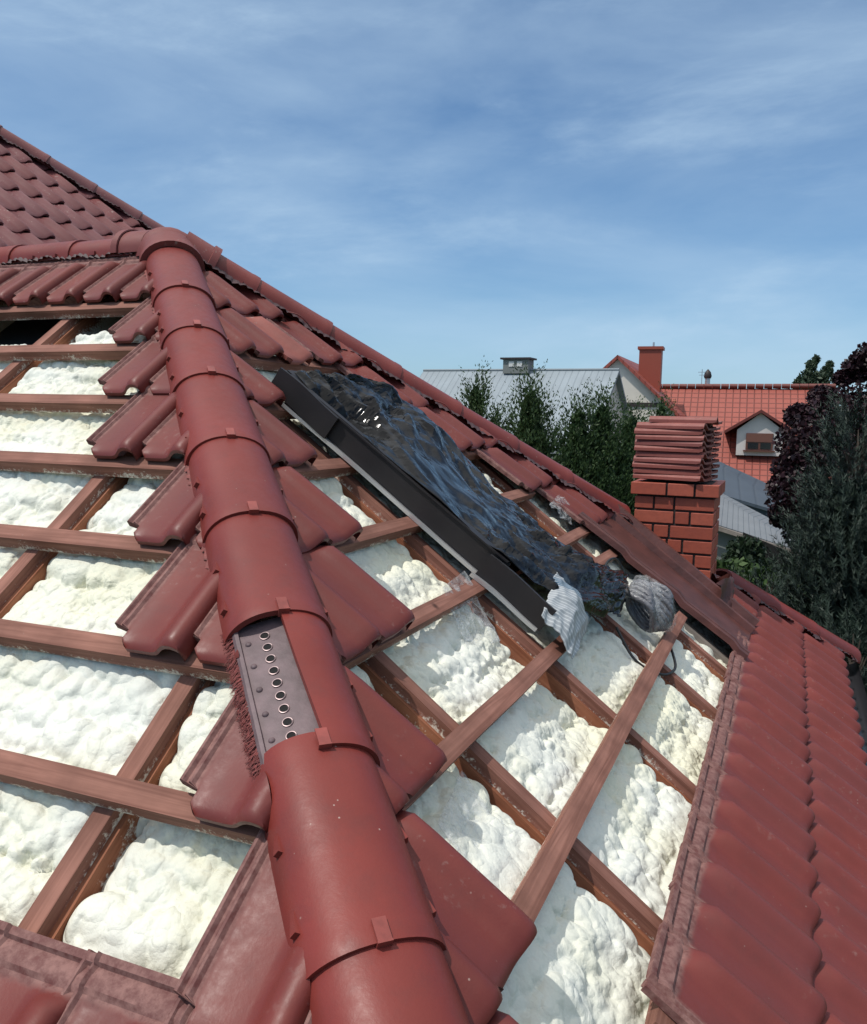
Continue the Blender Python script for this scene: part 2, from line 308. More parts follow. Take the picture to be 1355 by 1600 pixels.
# --- hollow clay tile: left interlock rails, flat pan, roll on the right; u across, v down the slope
PU=[0,.005,.010,.016,.021,.027,.032,.038,.045,.051,.057,.09,.140,.155,.166,.176,.186,.198,.210,.222,.231,.237,.240]
PH=[.004,.009,.009,.001,.001,.008,.008,.001,.001,.002,.0,.0,.0,.003,.009,.017,.024,.029,.030,.028,.022,.011,-.004]
PUl=[0,.02,.034,.046,.140,.166,.19,.212,.230,.240]; PHl=[.004,.004,.001,0,0,.010,.029,.034,.027,-.004]
PV=[0,.006,.014,.020,.040,.047,.055,.064,.085,.105,.16,.24,.33,.362,.372,.400,.412,.418,.420]
STACK=False
def tile_profile(u,h,v,tail):
    if STACK:
        if u>.22: h=max(h,.010)
        return u,h
    f=sstep(.055,.115,v)
    hh=h*f*1.22 if u>.15 else h
    if v<.068 and u>.03:                      # headlap ribs and channels
        hh += .010*(1-sstep(.012,.020,v)) + (.007 if .038<v<.057 else 0)
    if v>.395 : hh-= tail*((v-.395)/.025)**2
    uu=u
    if u<.050 and v>.365: uu=.050; hh=min(hh,.001)
    if v>.40 and u<.07: uu=max(uu,.050+(v-.40)*.9)
    if v>.412 and u>.225: uu=.240-(v-.412)*.8
    return uu,hh
def tile_geo(mb,F,u0,sb,low=False,h0=.042,tilt=.058,rot=0,rnd=None,vmin=0,length=.42):
    U,H=(PUl,PHl) if low else (PU,PH); Vv=[0,.02,.06,.11,.25,.40,.42] if low else PV
    if rnd is None: rnd=random.random()
    jx=random.uniform(-.0025,.0025); js=random.uniform(-.004,.004); jh=random.uniform(0,.003)
    T=[];Bm=[];st=[]
    for v in Vv:
        for u,h in zip(U,H):
            uu,hh=tile_profile(u,h,v,.012)
            x=u0+uu+jx+(v-.2)*rot; s=sb-.42+v+js-(uu-.1)*rot; hz=h0+jh+hh+v*tilt
            T.append(F(x,s,hz)); Bm.append(F(x,s,hz-(.017 if v<.41 else .012))); st.append((uu if u>=.05 else u,v,rnd))
    nu=len(U);nv=len(Vv); o=len(mb.v)
    mb.grid(T,nu,nv,st); mb.grid(Bm,nu,nv,st,flip=True); o2=o+nu*nv
    for j in range(nv-1):
        a=o+j*nu;b=o2+j*nu; mb.f.append((a,a+nu,b+nu,b)); a+=nu-1;b+=nu-1; mb.f.append((a+nu,a,b,b+nu))
    for i in range(nu-1):
        a=o+i;b=o2+i; mb.f.append((a+1,a,b,b+1)); a+=(nv-1)*nu;b+=(nv-1)*nu; mb.f.append((a,a+1,b+1,b))
NEAR=lambda side:(V(0,0,0),V(-1,-1,0) if side=='R' else V(1,1,0))       # vertical plane of the near hip
NF=False
def flipfix(me):
    bm=bmesh.new(); bm.from_mesh(me); bmesh.ops.recalc_face_normals(bm,faces=bm.faces[:]); bm.to_mesh(me); bm.free()
def one_piece(me):
    bm=bmesh.new(); bm.from_mesh(me); bm.verts.ensure_lookup_table(); seen=set(); isl=[]
    for v in bm.verts:
        if v in seen: continue
        st=[v]; seen.add(v); cur=[]
        while st:
            x=st.pop(); cur.append(x)
            for e in x.link_edges:
                w=e.other_vert(x)
                if w not in seen: seen.add(w); st.append(w)
        isl.append(cur)
    isl.sort(key=len)
    for c in isl[:-1]: bmesh.ops.delete(bm,geom=c,context='VERTS')
    bm.to_mesh(me); bm.free()
def tile(F,u0,sb,cut=(),label=None,m='tile',**k):
    mb=MB(); tile_geo(mb,F,u0,sb,**k); o=mb.build('roof_tile',m,house,smooth=38,bisect=cut)
    if len(o.data.polygons)<60: bpy.data.objects.remove(o); return None
    one_piece(o.data); flipfix(o.data); o.data.set_sharp_from_angle(angle=math.radians(38))
    if label:o['label']=label
    return o
gap=.012
cutL=[(V(-.066,-.066,0),V(1,1,0))]; cutR=[(V(.03,.03,0),V(-1,-1,0))]; cutF=[(V(.035,-.035,0),V(-1,1,0))]; 
# left face, short steps along the near hip
rowsL={2:.27,3:.48,4:.69,5:1.11,6:1.32,7:1.74,8:1.95}
for n,x0 in rowsL.items():
    sb=.53+.345*(n-1); x=x0
    while x < sb*CP-.01:
        tile(PL,x,sb,cutL,rot=random.uniform(-.008,.008)); x+=.21
x=.69+.21*3
for k in range(-1,9):                                    # row at the foot of the left face
    tile(PL,1.95-.21*(k),.53+.345*8,cutL) if k<7 else None
for xx in (2.37,2.58): tile(PL,xx,.53+.345*8,cutL)
mb=MB()                                                   # top row under the level ridge
for k in range(0,9): tile(PL,.48-.21*k,.53,cutL,low=False)
# right face by the near hip
rowsR={1.27:-.63,1.60:-.84,1.95:-1.05,2.29:-1.26,2.63:-1.68,2.97:-1.89,3.31:-2.10}
for sb,ye in rowsR.items():
    y=ye-.235
    while y+.24 > -sb*CP: tile(PR,y,sb,cutR,rot=random.uniform(-.008,.008)); y-=.21
for y in (-.445,-.655): tile(PR,y,.925,cutR)
tile(PR,-.24,.95,cutR,label='broken tile with pale grey exposed clay',m='tile_stack',rot=.05)
for y in (-.445,-.235,-.025,.185): tile(PR,y,.585,cutR+cutF)
for sb,y0,n in ((.925,.08,4),(1.27,.30,4),(1.60,.45,4),(1.95,.80,4),(2.29,1.03,4)):
    for i in range(n):
        if y0+.21*i < sb*CP: tile(PR,y0+.21*i,sb,cutR+cutF,rot=.012*(i==0))
# eaves field of the right face and the strip right of the chimney
mb=MB(); y=-1.705
while y<3.3:
    tile_geo(mb,PR,y,3.65,rot=random.uniform(-.006,.006)); tile_geo(mb,PR,y,3.995,rot=random.uniform(-.006,.006)); y+=.21
for i in range(6): tile_geo(mb,PR,1.655+.21*i,3.31)
for i in range(3): tile_geo(mb,PR,2.45+.21*i,2.97) if 0 else None
o=mb.build('tile_covering','tile_field',house,smooth=38,bisect=cutF); flipfix(o.data); o.data.set_sharp_from_angle(angle=math.radians(38)); o['label']='red tiles along the eaves with their grimy upper laps bare'
# upper main roof far behind on the left
DM=1.52
def PM(y,s,h=0): return V(-DM+s*CP+h*SP, y, ZA-s*SP+h*CP)
mb=MB()
for r in range(-17,1):
    sb=r*.345+.1
    for k in range(-2,24):
        y=.1+.21*k; xx=-DM+(sb-.42)*CP
        if y < xx+5.37+.1: tile_geo(mb,PM,y,sb,low=True)
o=mb.build('tile_covering','tile_old',house,smooth=40,bisect=[(V(0,5.37,0),V(-1,1,0))]); flipfix(o.data); o.data.set_sharp_from_angle(angle=math.radians(40)); o['label']='weathered tiles of the higher roof with grey lichen'
# back slopes and deck
mb=MB()
mb.add([PR(-3.2,4.0,-.02),PR(3.2,4.0,-.02),V(0,0,ZA-.02)],[(0,1,2)])
mb.v.clear();mb.f.clear();mb.st.clear()
def pl(*p): mb.add(p,[tuple(range(len(p)))])
E=4.02*CP; ez=ZA-4.02*SP
pl(PR(-E,4.02,-.21),PR(E,4.02,-.21),V(0,0,ZA-.25)); pl(V(-3,-E-.1,ez-.18),V(E,-E-.1,ez-.18),V(0,0,ZA-.25),V(-3,0,ZA-.25))
mb.build('underlay','membrane',house)
mb=MB()
pl(V(0,0,ZA+.03),V(E,E,ez+.03),V(-6,E,ez+.03),V(-6,0,ZA+.03))
pl(V(-2.95,2.42,ZA+1.08),V(-2.95-6,2.42-6,ZA+1.08+4.5),V(-9,9,ZA-1.3),V(.6,6,ZA-1.5)) 
mb.build('back_slope','tile_field',house)
mb=MB()
zc=(ez-.15)/2
mb.box((-2.9,0,zc),(6.0-.0,0,0),(0,2.8,0),(0,0,zc)); mb.box((-6,3.0,zc),(4.4,0,0),(0,3,0),(0,0,zc-.01)); mb.build('wall','plaster',house)
# rafters with counter battens
for x in (-1.75,-.97,-.19,.77,1.55,2.33):
    s0=max(.12,x/CP+.12); mb=MB(); w=V(.035,0,0); hN=PL(0,0,1)-PL(0,0,0)
    mb.beam(PL(x,s0,-.12),PL(x,4.0,-.12),w,hN*.078,8,.001); 
    o=mb.build('rafter','rafter',house,bevel=0); 
    mb=MB(); mb.beam(PL(x-.004,s0,-.026),PL(x-.004,4.0,-.026),V(.024,0,0),hN*.016,8,.001); mb.build('counter_batten','batten',o)
for y in (-2.21,-1.38,-.55,.28,.92,1.72):
    s0=abs(y)/CP+.12; mb=MB(); hN=PR(0,0,1)-PR(0,0,0)
    mb.beam(PR(y,s0,-.12),PR(y,4.0,-.12),V(0,.035,0),hN*.078,8,.001); o=mb.build('rafter','rafter',house)
    mb=MB(); mb.beam(PR(y+.004,s0,-.026),PR(y+.004,3.9,-.026),V(0,.026,0),hN*.016,8,.001); mb.build('counter_batten','batten',o)
mb=MB(); hd=V(1,-1,-TP).normalized(); mb.beam(V(.1,-.1,ZA-.1*TP-.14),V(3.2,-3.2,ZA-3.2*TP-.14),V(.03,.03,0),V(0,0,.07)); mb.build('hip_rafter','rafter',house)
mb=MB(); mb.beam(V(.1,.1,ZA-.1*TP-.14),V(3.2,3.2,ZA-3.2*TP-.14),V(.03,-.03,0),V(0,0,.07)); mb.build('hip_rafter','rafter',house)
# battens
dL=PL(0,1,0)-PL(0,0,0); hL=PL(0,0,1)-PL(0,0,0); dR=PR(0,1,0)-PR(0,0,0); hR=PR(0,0,1)-PR(0,0,0)
for i in range(9):
    s=.207+.34*i; s=s+.0
    if i==0: s=.2
    mb=MB(); mb.beam(PL(-2.2,s-.004,.012+.002*(i%2)),PL(s*CP-.02,s-.004+random.uniform(-.006,.006),.012),dL*.027,hL*.021,10,.0015); mb.build('batten','batten',house)
def rb(s,y0,y1,s1=None,label=None,h=.012):
    s1=s if s1 is None else s1; mb=MB(); mb.beam(PR(y0,s,h),PR(y1,s1,h),dR*.027,hR*.021,10,.0015); o=mb.build('batten','batten',house)
    if label:o['label']=label
rb(.567,-.44,.44); rb(.907,-.72,.72); rb(1.247,-.98,.95); rb(1.587,-1.25,1.22); rb(1.927,-1.5,1.0); rb(2.267,-1.8,1.17); rb(2.607,-2.06,-.30,2.615)
rb(2.44,.15,1.17,2.46,'short batten poking out beyond the black bag'); rb(2.947,-2.33,1.06,2.93); rb(3.30,-1.75,2.5)
mb=MB(); mb.beam(PR(1.16,2.75,-.03),PR(1.14,3.26,-.03),V(0,.03,0),hR*.02); mb.build('side_board','grey_board',house)
mb=MB(); mb.beam(PR(-1.98,3.3,-.05),PR(-1.90,3.95,-.05),V(0,.13,0),hR*.012); mb.build('eaves_board','grey_board',house)
# --- spray foam: one mesh per rafter bay, a height field of overlapping bubbles
def snoise(x,y,sd,f):
    r=np.random.default_rng(sd); o=np.zeros_like(x)
    for i in range(7):
        a=r.uniform(0,6.28); k=f*r.uniform(.6,1.7); o+=np.sin(k*(x*np.cos(a)+y*np.sin(a))+r.uniform(0,6.28))
    return o/7*1.6
def foam(F,a0,a1,s0,s1,sd,res=.007,side=0,hipcut=None,size=1.0,lvl=-.062):
    kk=1.35 if side<0 else 1.0
    r=np.random.default_rng(sd); na=int((a1-a0)/res)+1; ns=int((s1-s0)/res)+1
    A,Sg=np.meshgrid(np.linspace(a0,a1,na),np.linspace(s0,s1,ns)); H=np.full(A.shape,-1.0)
    # base: sags toward the edge that shows the rafter's flank
    def base(a,s):
        e0=a-a0; e1=a1-a; b=lvl+.018*snoise(a,s,sd+1,7)
        low,hi=(e0,e1) if side<0 else (e1,e0)
        wob=.05+.035*snoise(s,s*.3,sd+2,9)
        b=b-(.075 if side>0 else .045)*np.clip(1-low/np.maximum(wob+.03,.02),0,1)**1.3 - .03*np.clip(1-hi/.05,0,1)**2
        return b
    def splat(ca,cs,rad,lift,el,k=.5,tl=0.,ta=0.):
        ia=int((ca-a0)/res); js=int((cs-s0)/res); w=int(rad*1.35/res)+1
        x0=max(0,ia-w);x1=min(na,ia+w+1);y0=max(0,js-w);y1=min(ns,js+w+1)
        if x0>=x1 or y0>=y1:return
        k*=kk; da=A[y0:y1,x0:x1]-ca; ds=Sg[y0:y1,x0:x1]-cs; c,s_=math.cos(el),math.sin(el); p=(da*c+ds*s_)*.82; q=(-da*s_+ds*c)*1.12
        d2=(p*p+q*q)/(rad*rad); m=d2<1; hh=np.where(m,rad*k*((1-np.minimum(d2,1))**.5)-rad*.2*(kk-1)*3+lift+tl*(da*math.cos(ta)+ds*math.sin(ta)),-1.); H[y0:y1,x0:x1]=np.maximum(H[y0:y1,x0:x1],hh)
    s=s0-.02; fa=r.uniform(-.12,.12)
    while s<s1+.03:                              # bands laid by the passes of the gun, slice over slice
        a=a0-.01; band=r.uniform(.038,.060)*size; amp=r.uniform(-.002,.014); dirn=1 if r.random()<.6 else -1; w0=r.uniform(0,6); big=r.random()<.22
        while a<a1+.01:
            rad=r.uniform(.022,.038)*size*(1.45 if big else 1); cs=s+fa*(a-a0)+r.normal()*.004+.014*math.sin(a*7+w0)+.008*math.sin(a*19+w0*2)
            bb=float(base(np.array(a),np.array(cs))); splat(a,cs,rad,bb+amp-rad*.10+r.normal()*.0025,r.uniform(1.1,2.0),.78,.26*dirn,0.15); a+=rad*r.uniform(.5,1.15)*(1.2 if big else .9)
        s+=band
    for _ in range(int((a1-a0)*(s1-s0)*1100/size)):
        ca,cs=r.uniform(a0,a1),r.uniform(s0,s1); rad=r.uniform(.007,.018)*size; bb=float(base(np.array(ca),np.array(cs))); splat(ca,cs,rad,bb+r.uniform(.004,.024),r.uniform(0,3),.7)
    for _ in range(int((a1-a0)*(s1-s0)*11)):     # a few swollen lobes
        ca,cs=r.uniform(a0+.06,a1-.06),r.uniform(s0,s1); R_=r.uniform(.035,.062)*size; bb=float(base(np.array(ca),np.array(cs)))
        for k in range(4): splat(ca+r.normal()*R_*.6,cs+r.normal()*R_*.6,R_*r.uniform(.5,.9),bb-.002,r.uniform(0,3),.72)
    B=base(A,Sg)-.004; H=np.maximum(H,B); 
    H=np.where(H>-.020,-.020+(H+.020)*.3,H)
    H=H+.0035*snoise(A,Sg,sd+5,45)
    # soften creases a little
    Hs=H.copy(); Hs[1:-1,1:-1]=(H[1:-1,1:-1]*6+H[:-2,1:-1]+H[2:,1:-1]+H[1:-1,:-2]+H[1:-1,2:])/10; H=Hs
    A2=A+.010*snoise(A,Sg,sd+7,30)*np.clip(np.minimum(A-a0,a1-A)/.03,0,1)
    o0=np.array(F(0,0,0)); ea=np.array(F(1,0,0))-o0; es=np.array(F(0,1,0))-o0; eh=np.array(F(0,0,1))-o0
    P=o0+A2[...,None]*ea+Sg[...,None]*es+H[...,None]*eh
    idx=np.arange(na*ns).reshape(ns,na); q=np.stack([idx[:-1,:-1],idx[:-1,1:],idx[1:,1:],idx[1:,:-1]],-1).reshape(-1,4)
    if hipcut is not None:
        lim=Sg*CP; keep=(A2<lim+.0) if hipcut=='L' else ((A2>-lim)&(A2<lim)); kf=keep.reshape(-1)[q].all(1); q=q[kf]
    used=np.unique(q); rem=-np.ones(na*ns,int); rem[used]=np.arange(len(used)); q=rem[q]; Pv=P.reshape(-1,3)[used]
    me=bpy.data.meshes.new('foam_insulation'); me.vertices.add(len(Pv)); me.vertices.foreach_set('co',Pv.astype(np.float32).ravel())
    me.loops.add(q.size); me.polygons.add(len(q)); me.loops.foreach_set('vertex_index',q.astype(np.int32).ravel()); me.polygons.foreach_set('loop_start',np.arange(0,q.size,4,dtype=np.int32))
    me.update(calc_edges=True); me.polygons.foreach_set('use_smooth',[True]*len(q)); me.materials.append(mat('foam'))
    if me.polygons[0].normal.z<0: me.flip_normals()
    o=bpy.data.objects.new('foam_insulation',me); COL.objects.link(o); o.parent=house; return o
foam(PL,-1.715,-1.005,.66,2.6,11,.010,-1,'L'); foam(PL,-.935,-.225,.74,2.9,12,.007,-1,'L'); foam(PL,-.155,.735,.66,3.0,13,.006,-1,'L'); foam(PL,.805,1.515,.9,3.0,14,.005,-1,'L',1.1); foam(PL,1.585,2.30,1.8,3.0,15,.005,-1,'L',1.3,-.070)
foam(PR,-2.175,-1.415,1.8,3.5,21,.005,1,'R',1.35); foam(PR,-1.345,-.585,1.0,3.35,22,.0055,1,'R',1.1); foam(PR,-.515,.245,.6,3.35,23,.0055,1,'R'); foam(PR,.315,.885,.5,3.35,24,.007,1,'R'); foam(PR,.955,1.685,1.3,3.35,25,.008,1,'R')
# ------------------------------------------------------------------ hip and ridge caps
def cap_frame(o,d,lat):
    d=Vector(d).normalized(); lat=Vector(lat).normalized(); n=lat.cross(d).normalized(); n=n if n.z>0 else -n
    return lambda q,l,h: Vector(o)+d*q+lat*l+n*h
def cap(F,q0,q1,A0=.121,A1=.127,B0=.104,B1=.109,parent=house,m='cap',th0=-90,th1=90,edge=None,pegs=True,clip=True,label=None,low=False):
    mb=MB(); L=q1-q0; qs=[q0-.035,q0,q0+.4*L,q1-.03,q1-.022,q1,q1+.012]; nt=22 if not low else 12
    T=[];Bt=[]
    jl=random.uniform(-.002,.002); jh=random.uniform(-.001,.002)
    for j,q in enumerate(qs):
        f=(q-q0)/L; a=lerp(A0,A1,f); b=lerp(B0,B1,f)
        if j==0: a-=.004;b-=.006
        if q>q1-.025: a+=.0018; b+=.0018
        for i in range(nt+1):
            lo=th0
            if edge: lo=edge(f)
            th=math.radians(lerp(lo,th1,i/nt)); c=math.cos(th); s_=math.sin(th)
            sg=1 if s_>0 else -1
            T.append(F(q,a*sg*abs(s_)**.92+jl,b*c**.9-.008+jh)); Bt.append(F(q,(a-.013)*sg*abs(s_)**.92+jl,max(b-.013,.01)*c**.9-.010+jh))
    n=nt+1;o=0; mb.grid(T,n,len(qs)); o2=len(mb.v); mb.grid(Bt,n,len(qs),flip=True)
    for i in range(n-1):
        mb.f.append((i+1,i,o2+i,o2+i+1)); k=(len(qs)-1)*n+i; mb.f.append((k,k+1,o2+k+1,o2+k))
    for j in range(len(qs)-1):
        k=j*n; mb.f.append((k,k+n,o2+k+n,o2+k)); k+=nt; mb.f.append((k+n,k,o2+k,o2+k+n))
    if pegs:
        for sd in ((-1,1) if not edge else (1,)):
            for f in (.42,.80):
                q=q0+f*L; a=lerp(A0,A1,f); b=lerp(B0,B1,f); th=math.radians(66 if sd<0 else 82)*sd
                def pt(dq,dt,out):
                    t2=th+dt; c=math.cos(t2); s_=math.sin(t2); sg=1 if s_>0 else -1
                    return F(q+dq,(a+out)*sg*abs(s_)**.92,(b+out)*c**.9-.008)
                mb.hexa([pt(-.022,-.07,-.003),pt(.022,-.09,-.003),pt(.022,.09,-.003),pt(-.022,.07,-.003),pt(-.022,-.05,.001),pt(.018,-.07,.010),pt(.018,.07,.010),pt(-.022,.05,.001)])
    ob=mb.build('hip_cap',m,parent,smooth=35); flipfix(ob.data); ob.data.set_sharp_from_angle(angle=math.radians(35))
    if label: ob['label']=label
    if clip:
        c=MB(); hh=lerp(B0,B1,1)+.004
        c.hexa([F(q1-.026,-.012,hh-.008),F(q1+.013,-.012,hh-.008),F(q1+.013,.012,hh-.008),F(q1-.026,.012,hh-.008),F(q1-.026,-.012,hh-.004),F(q1+.015,-.012,hh-.003),F(q1+.015,.012,hh-.003),F(q1-.026,.012,hh-.004)])
        c.box(F(q1+.0150,0,hh-.0145),(F(1,0,0)-F(0,0,0))*.0018,(F(0,1,0)-F(0,0,0))*.013,(F(0,0,1)-F(0,0,0))*.012)
        c.build('clip','clip',ob)
    return ob
K=math.sqrt(2+TP*TP)
FN=cap_frame((0,0,ZA+.012),(1+.006,-1+.006,-TP),(1,1+.012,0)); FF=cap_frame((0,0,ZA+.035),(1,1,-TP),(1,-1,0))
jn=[.14,.44,.70,.95,1.22,1.47,1.72,1.97,2.22,2.47,2.72,2.98,3.24]
for a,b in zip(jn[:-1],jn[1:]):
    if abs(a-1.72)<.01:
        br=cap(FN,a*K,b*K,edge=lambda f: -4+8*math.sin(f*7)*.7+6*(f>.5)*(f-.5)-10*math.exp(-((f-.12)/.08)**2)*-1+ (3*math.sin(f*23)),label='broken hip cap with its left half missing')
    else: cap(FN,a*K,b*K)
jf=[.02,.27,.53,.80,1.05,1.30,1.56,1.85]
for a,b in zip(jf[:-1],jf[1:]): cap(FF,a*K,b*K-.002,low=True,clip=False)
jf=[2.46,2.72,2.98,3.27]
for a,b in zip(jf[:-1],jf[1:]): cap(FF,a*K,b*K-.002,low=True,clip=False)
FW=cap_frame((0,0,ZA),(-1,0,0),(0,-1,0))
for i in range(6): 
    F2=cap_frame((-.12-.4*(i+1),0,ZA-.01),(1,0,0),(0,-1,0)); o=cap(F2,0,.4,low=True,clip=False); o.name='ridge_cap'
FM=cap_frame((-2.95,2.42,ZA+1.135),(1,1,-TP),(1,-1,0))
for i in range(-8,3): o=cap(FM,i*.41+.1,(i+1)*.41+.1,low=True,clip=False,pegs=False,m='tile_old')
# three way apex piece
mb=MB(); nu=28; P=[]
for j in range(9):
    ph=math.radians(j*11.5); 
    for i in range(nu): 
        a=2*math.pi*i/nu; rr=.150*math.cos(ph)+.004*math.cos(3*a); P.append((rr*math.cos(a),rr*math.sin(a),ZA-.03+.155*math.sin(ph)))
mb.grid(P,nu,9,wrap=True); mb.f.append(tuple(range(8*nu,9*nu)))
for FX in (FN,FF,FW):
    for q0,a,b in ((.05,.136,.124),(.19,.140,.128)):
        T=[]
        qq=(q0,q0+.14) if q0<.1 else (q0-.005,q0+.032)
        ex=0 if q0<.1 else .006
        for q,e in ((qq[0],0),(qq[0]+.002,ex),(qq[1]-.002,ex),(qq[1],ex),(qq[1],-.02)):
            for i in range(17):
                th=math.radians(-90+i*180/16); s_=math.sin(th); T.append(FX(q,(a+e)*s_,(b+e)*max(0,math.cos(th))**.9-.008))
        mb.grid(T,17,5)
o=mb.build('apex_cap','cap_lichen',house,smooth=40); flipfix(o.data)
# perforated vent strip, rings, rivets, brush fringe under the broken cap
q0,q1=1.735*K,1.985*K; hi=lambda l: .070+.33*l if l<.0 else .070+.2*l
mb=MB(); P=[]
nq=12; ls=[-.112,-.108,-.100,-.096,-.05,-.02,0,.02]; 
for j in range(nq+1):
    q=lerp(q0-.03,q1+.03,j/nq)
    for k,l in enumerate(ls): P.append(FN(q,l,hi(l)+(.008 if k in(1,2) else 0)+random.uniform(-.0008,.0008)))
mb.grid(P,len(ls),nq+1); vs=mb.build('vent_strip','perforated',house,smooth=30); 
dn=(FN(0,0,1)-FN(0,0,0)); dl=(FN(0,1,0)-FN(0,0,0)); dq=(FN(1,0,0)-FN(0,0,0)); nl=(dn-dl*.33).normalized(); ll=(dl+dn*.33).normalized()
def disc(mb,c,r,n,e1,e2,off,n_=18,ry=1):
    o=len(mb.v); mb.add([c+off*n]+[c+off*n+r*(math.cos(a)*e1+math.sin(a)*e2*ry) for a in [2*math.pi*i/n_ for i in range(n_)]],[(0,1+i,1+(i+1)%n_) for i in range(n_)])
mb=MB(); mr=MB()
for i in range(11):
    q=lerp(q0+.020,q1-.002,i/10.2); c=FN(q,-.045,hi(-.045)); disc(mb,c,.0082,nl,ll,dq,.0012)
    ring=[c+nl*.0016+.0105*(math.cos(a)*ll+math.sin(a)*dq) for a in [2*math.pi*k/20 for k in range(21)]]; mr.tube(ring,.0016,6,False)
mb.build('vent_hole','dark_hole',vs); mr.build('hole_ring','rivet',vs,smooth=60)
mb=MB()
for i in range(6):
    q=lerp(q0+.03,q1-.02,i/5); c=FN(q,-.082,hi(-.082)); 
    P=[];n_=12
    for j in range(4):
        ph=j*.5; 
        for k in range(n_): a=2*math.pi*k/n_; P.append(c+.0075*math.cos(ph)*(math.cos(a)*ll+math.sin(a)*dq)+nl*.005*math.sin(ph))
    mb=MB(); mb.grid(P,n_,4,wrap=True); mb.build('rivet','perforated',vs,smooth=80)
mb=MB()
for i in range(700):
    q=lerp(q0-.05,q1+.03,random.random()); l0=-.108; h0=.035+random.uniform(-.01,.004)
    p0=FN(q,l0,h0); ln=random.uniform(.016,.038); p1=FN(q+random.uniform(-.01,.022),l0-ln*.55,h0-ln*.62); p2=FN(q+random.uniform(-.01,.035),l0-ln*.8,h0-ln*1.1); w=dq*.0011
    mb.add([p0-w,p0+w,p1+w,p1-w,p2],[(0,1,2,3),(3,2,4)])
mb.build('brush_fringe','fringe',house)
# torn membrane rim between the caps and the tiles, along the near hip (left flank) and far hip
def skirt(FX,qa,qb,l0,h0,drop,out,sd,m='ridge_roll',amp=.012):
    r=random.Random(sd); n=int((qb-qa)/.012); mb=MB(); P=[]
    ph=[r.uniform(0,6.28) for _ in range(4)]
    for i in range(n+1):
        q=lerp(qa,qb,i/n); w=math.sin(q*29.9+ph[0])*.5+math.sin(q*62+ph[1])*.25+math.sin(q*11+ph[2])*.3; pl_=.004*math.sin(i*2.1)
        for k in range(5):
            f=k/4; P.append(FX(q,l0+out*f*(1+.15*w)+pl_*f,h0-drop*f+amp*w*f*f+(.006 if k==4 else 0)+pl_*f))
    mb.grid(P,5,n+1); return mb.build('ridge_roll',m,house,smooth=50)
skirt(FF,.12,1.86*K,.095,.03,.045,.085,3); skirt(FF,2.40*K,3.25*K,.095,.03,.045,.07,4); skirt(FM,-3,1.25,.095,.03,.04,.06,5); 
for i,(a,b) in enumerate(((.2,.9),)): skirt(FN,.2,1.7*K,-.10,.02,.03,-.028,6,'fringe',.004)
skirt(FW,.1,2.4,.10,.03,.05,.035,8)
mb=MB(); r=random.Random(5)                                # pale torn lip of the ridge roll, in short curls
def curl(FX,q,l,h,L,am):
    pts=[FX(q+L*i/8,l+am*math.sin(i/8*math.pi),h+.012*math.sin(i/8*math.pi*1.6)) for i in range(9)]; mb=MB(); mb.tube(pts,.0035,5); mb.build('torn_lip','cap_lichen',house,smooth=60)
for q in (.62,1.06,1.5,1.93,2.45,2.85,4.2,4.62,5.0): curl(FF,q,.165,.0,.16,.02)
# side flashing tray beside the chimney
mb=MB(); P=[]; prof=[(1.085,.045),(1.090,.075),(1.105,.080),(1.115,.060),(1.125,.082),(1.150,.084),(1.165,.062),(1.20,.056),(1.30,.052),(1.42,.050),(1.52,.052),(1.60,.056),(1.635,.060),(1.645,.095),(1.66,.10),(1.675,.085),(1.72,.088),(1.735,.125),(1.755,.13),(1.775,.10),(1.83,.06),(1.96,.055)]
nS=22
for j in range(nS+1):
    s=lerp(2.19,3.30,j/nS)
    for k,(y,h) in enumerate(prof):
        hh=h+ (random.uniform(-.002,.002) if 6<k<12 else 0)+ (.012*math.sin(s*9.3)*0)
        if k<7: hh+= .016*((s-2.19)%.345)/.345
        P.append(PR(y+.003*math.sin(s*13+k),s,hh))
mb.grid(P,len(prof),nS+1)
o=mb.build('side_flashing','lead',house,smooth=40,bisect=[(V(.02,-.02,0),V(-1,1,0))]); o['label']='dark red metal tray running down beside the chimney'
mb=MB(); P=[]                                               # crumpled apron at the chimney's lower corner
r=random.Random(3)
for j in range(15):
    for i in range(15):
        a=i/14;b=j/14; y=1.66+.46*a; s=2.98+.20*b+.04*math.sin(a*5); h=.07+.16*max(0,1-b*1.5)*max(0,1-abs(a-.3)*1.6)+.02*math.sin(a*17+b*9)+r.uniform(-.006,.006)
        P.append(PR(y,s,h))
mb.grid(P,15,15); mb.build('lead_apron','lead',house,smooth=45)
# gutter
mb=MB(); P=[]
for y in (-3.4,3.4):
    for i in range(11):
        a=math.pi*i/10; P.append(V(4.06*CP+.055+.055*math.cos(a)*-1,y,ZA-4.06*SP-.01-.055*math.sin(a)))
mb.grid(P,11,2); mb.build('gutter','gutter',house,smooth=60)
mb=MB(); mb.beam(V(4.0*CP-.02,-3.3,ZA-4.0*SP-.10),V(4.0*CP-.02,3.3,ZA-4.0*SP-.10),(.012,0,0),(0,0,.09)); mb.build('fascia','dark_trim',house)
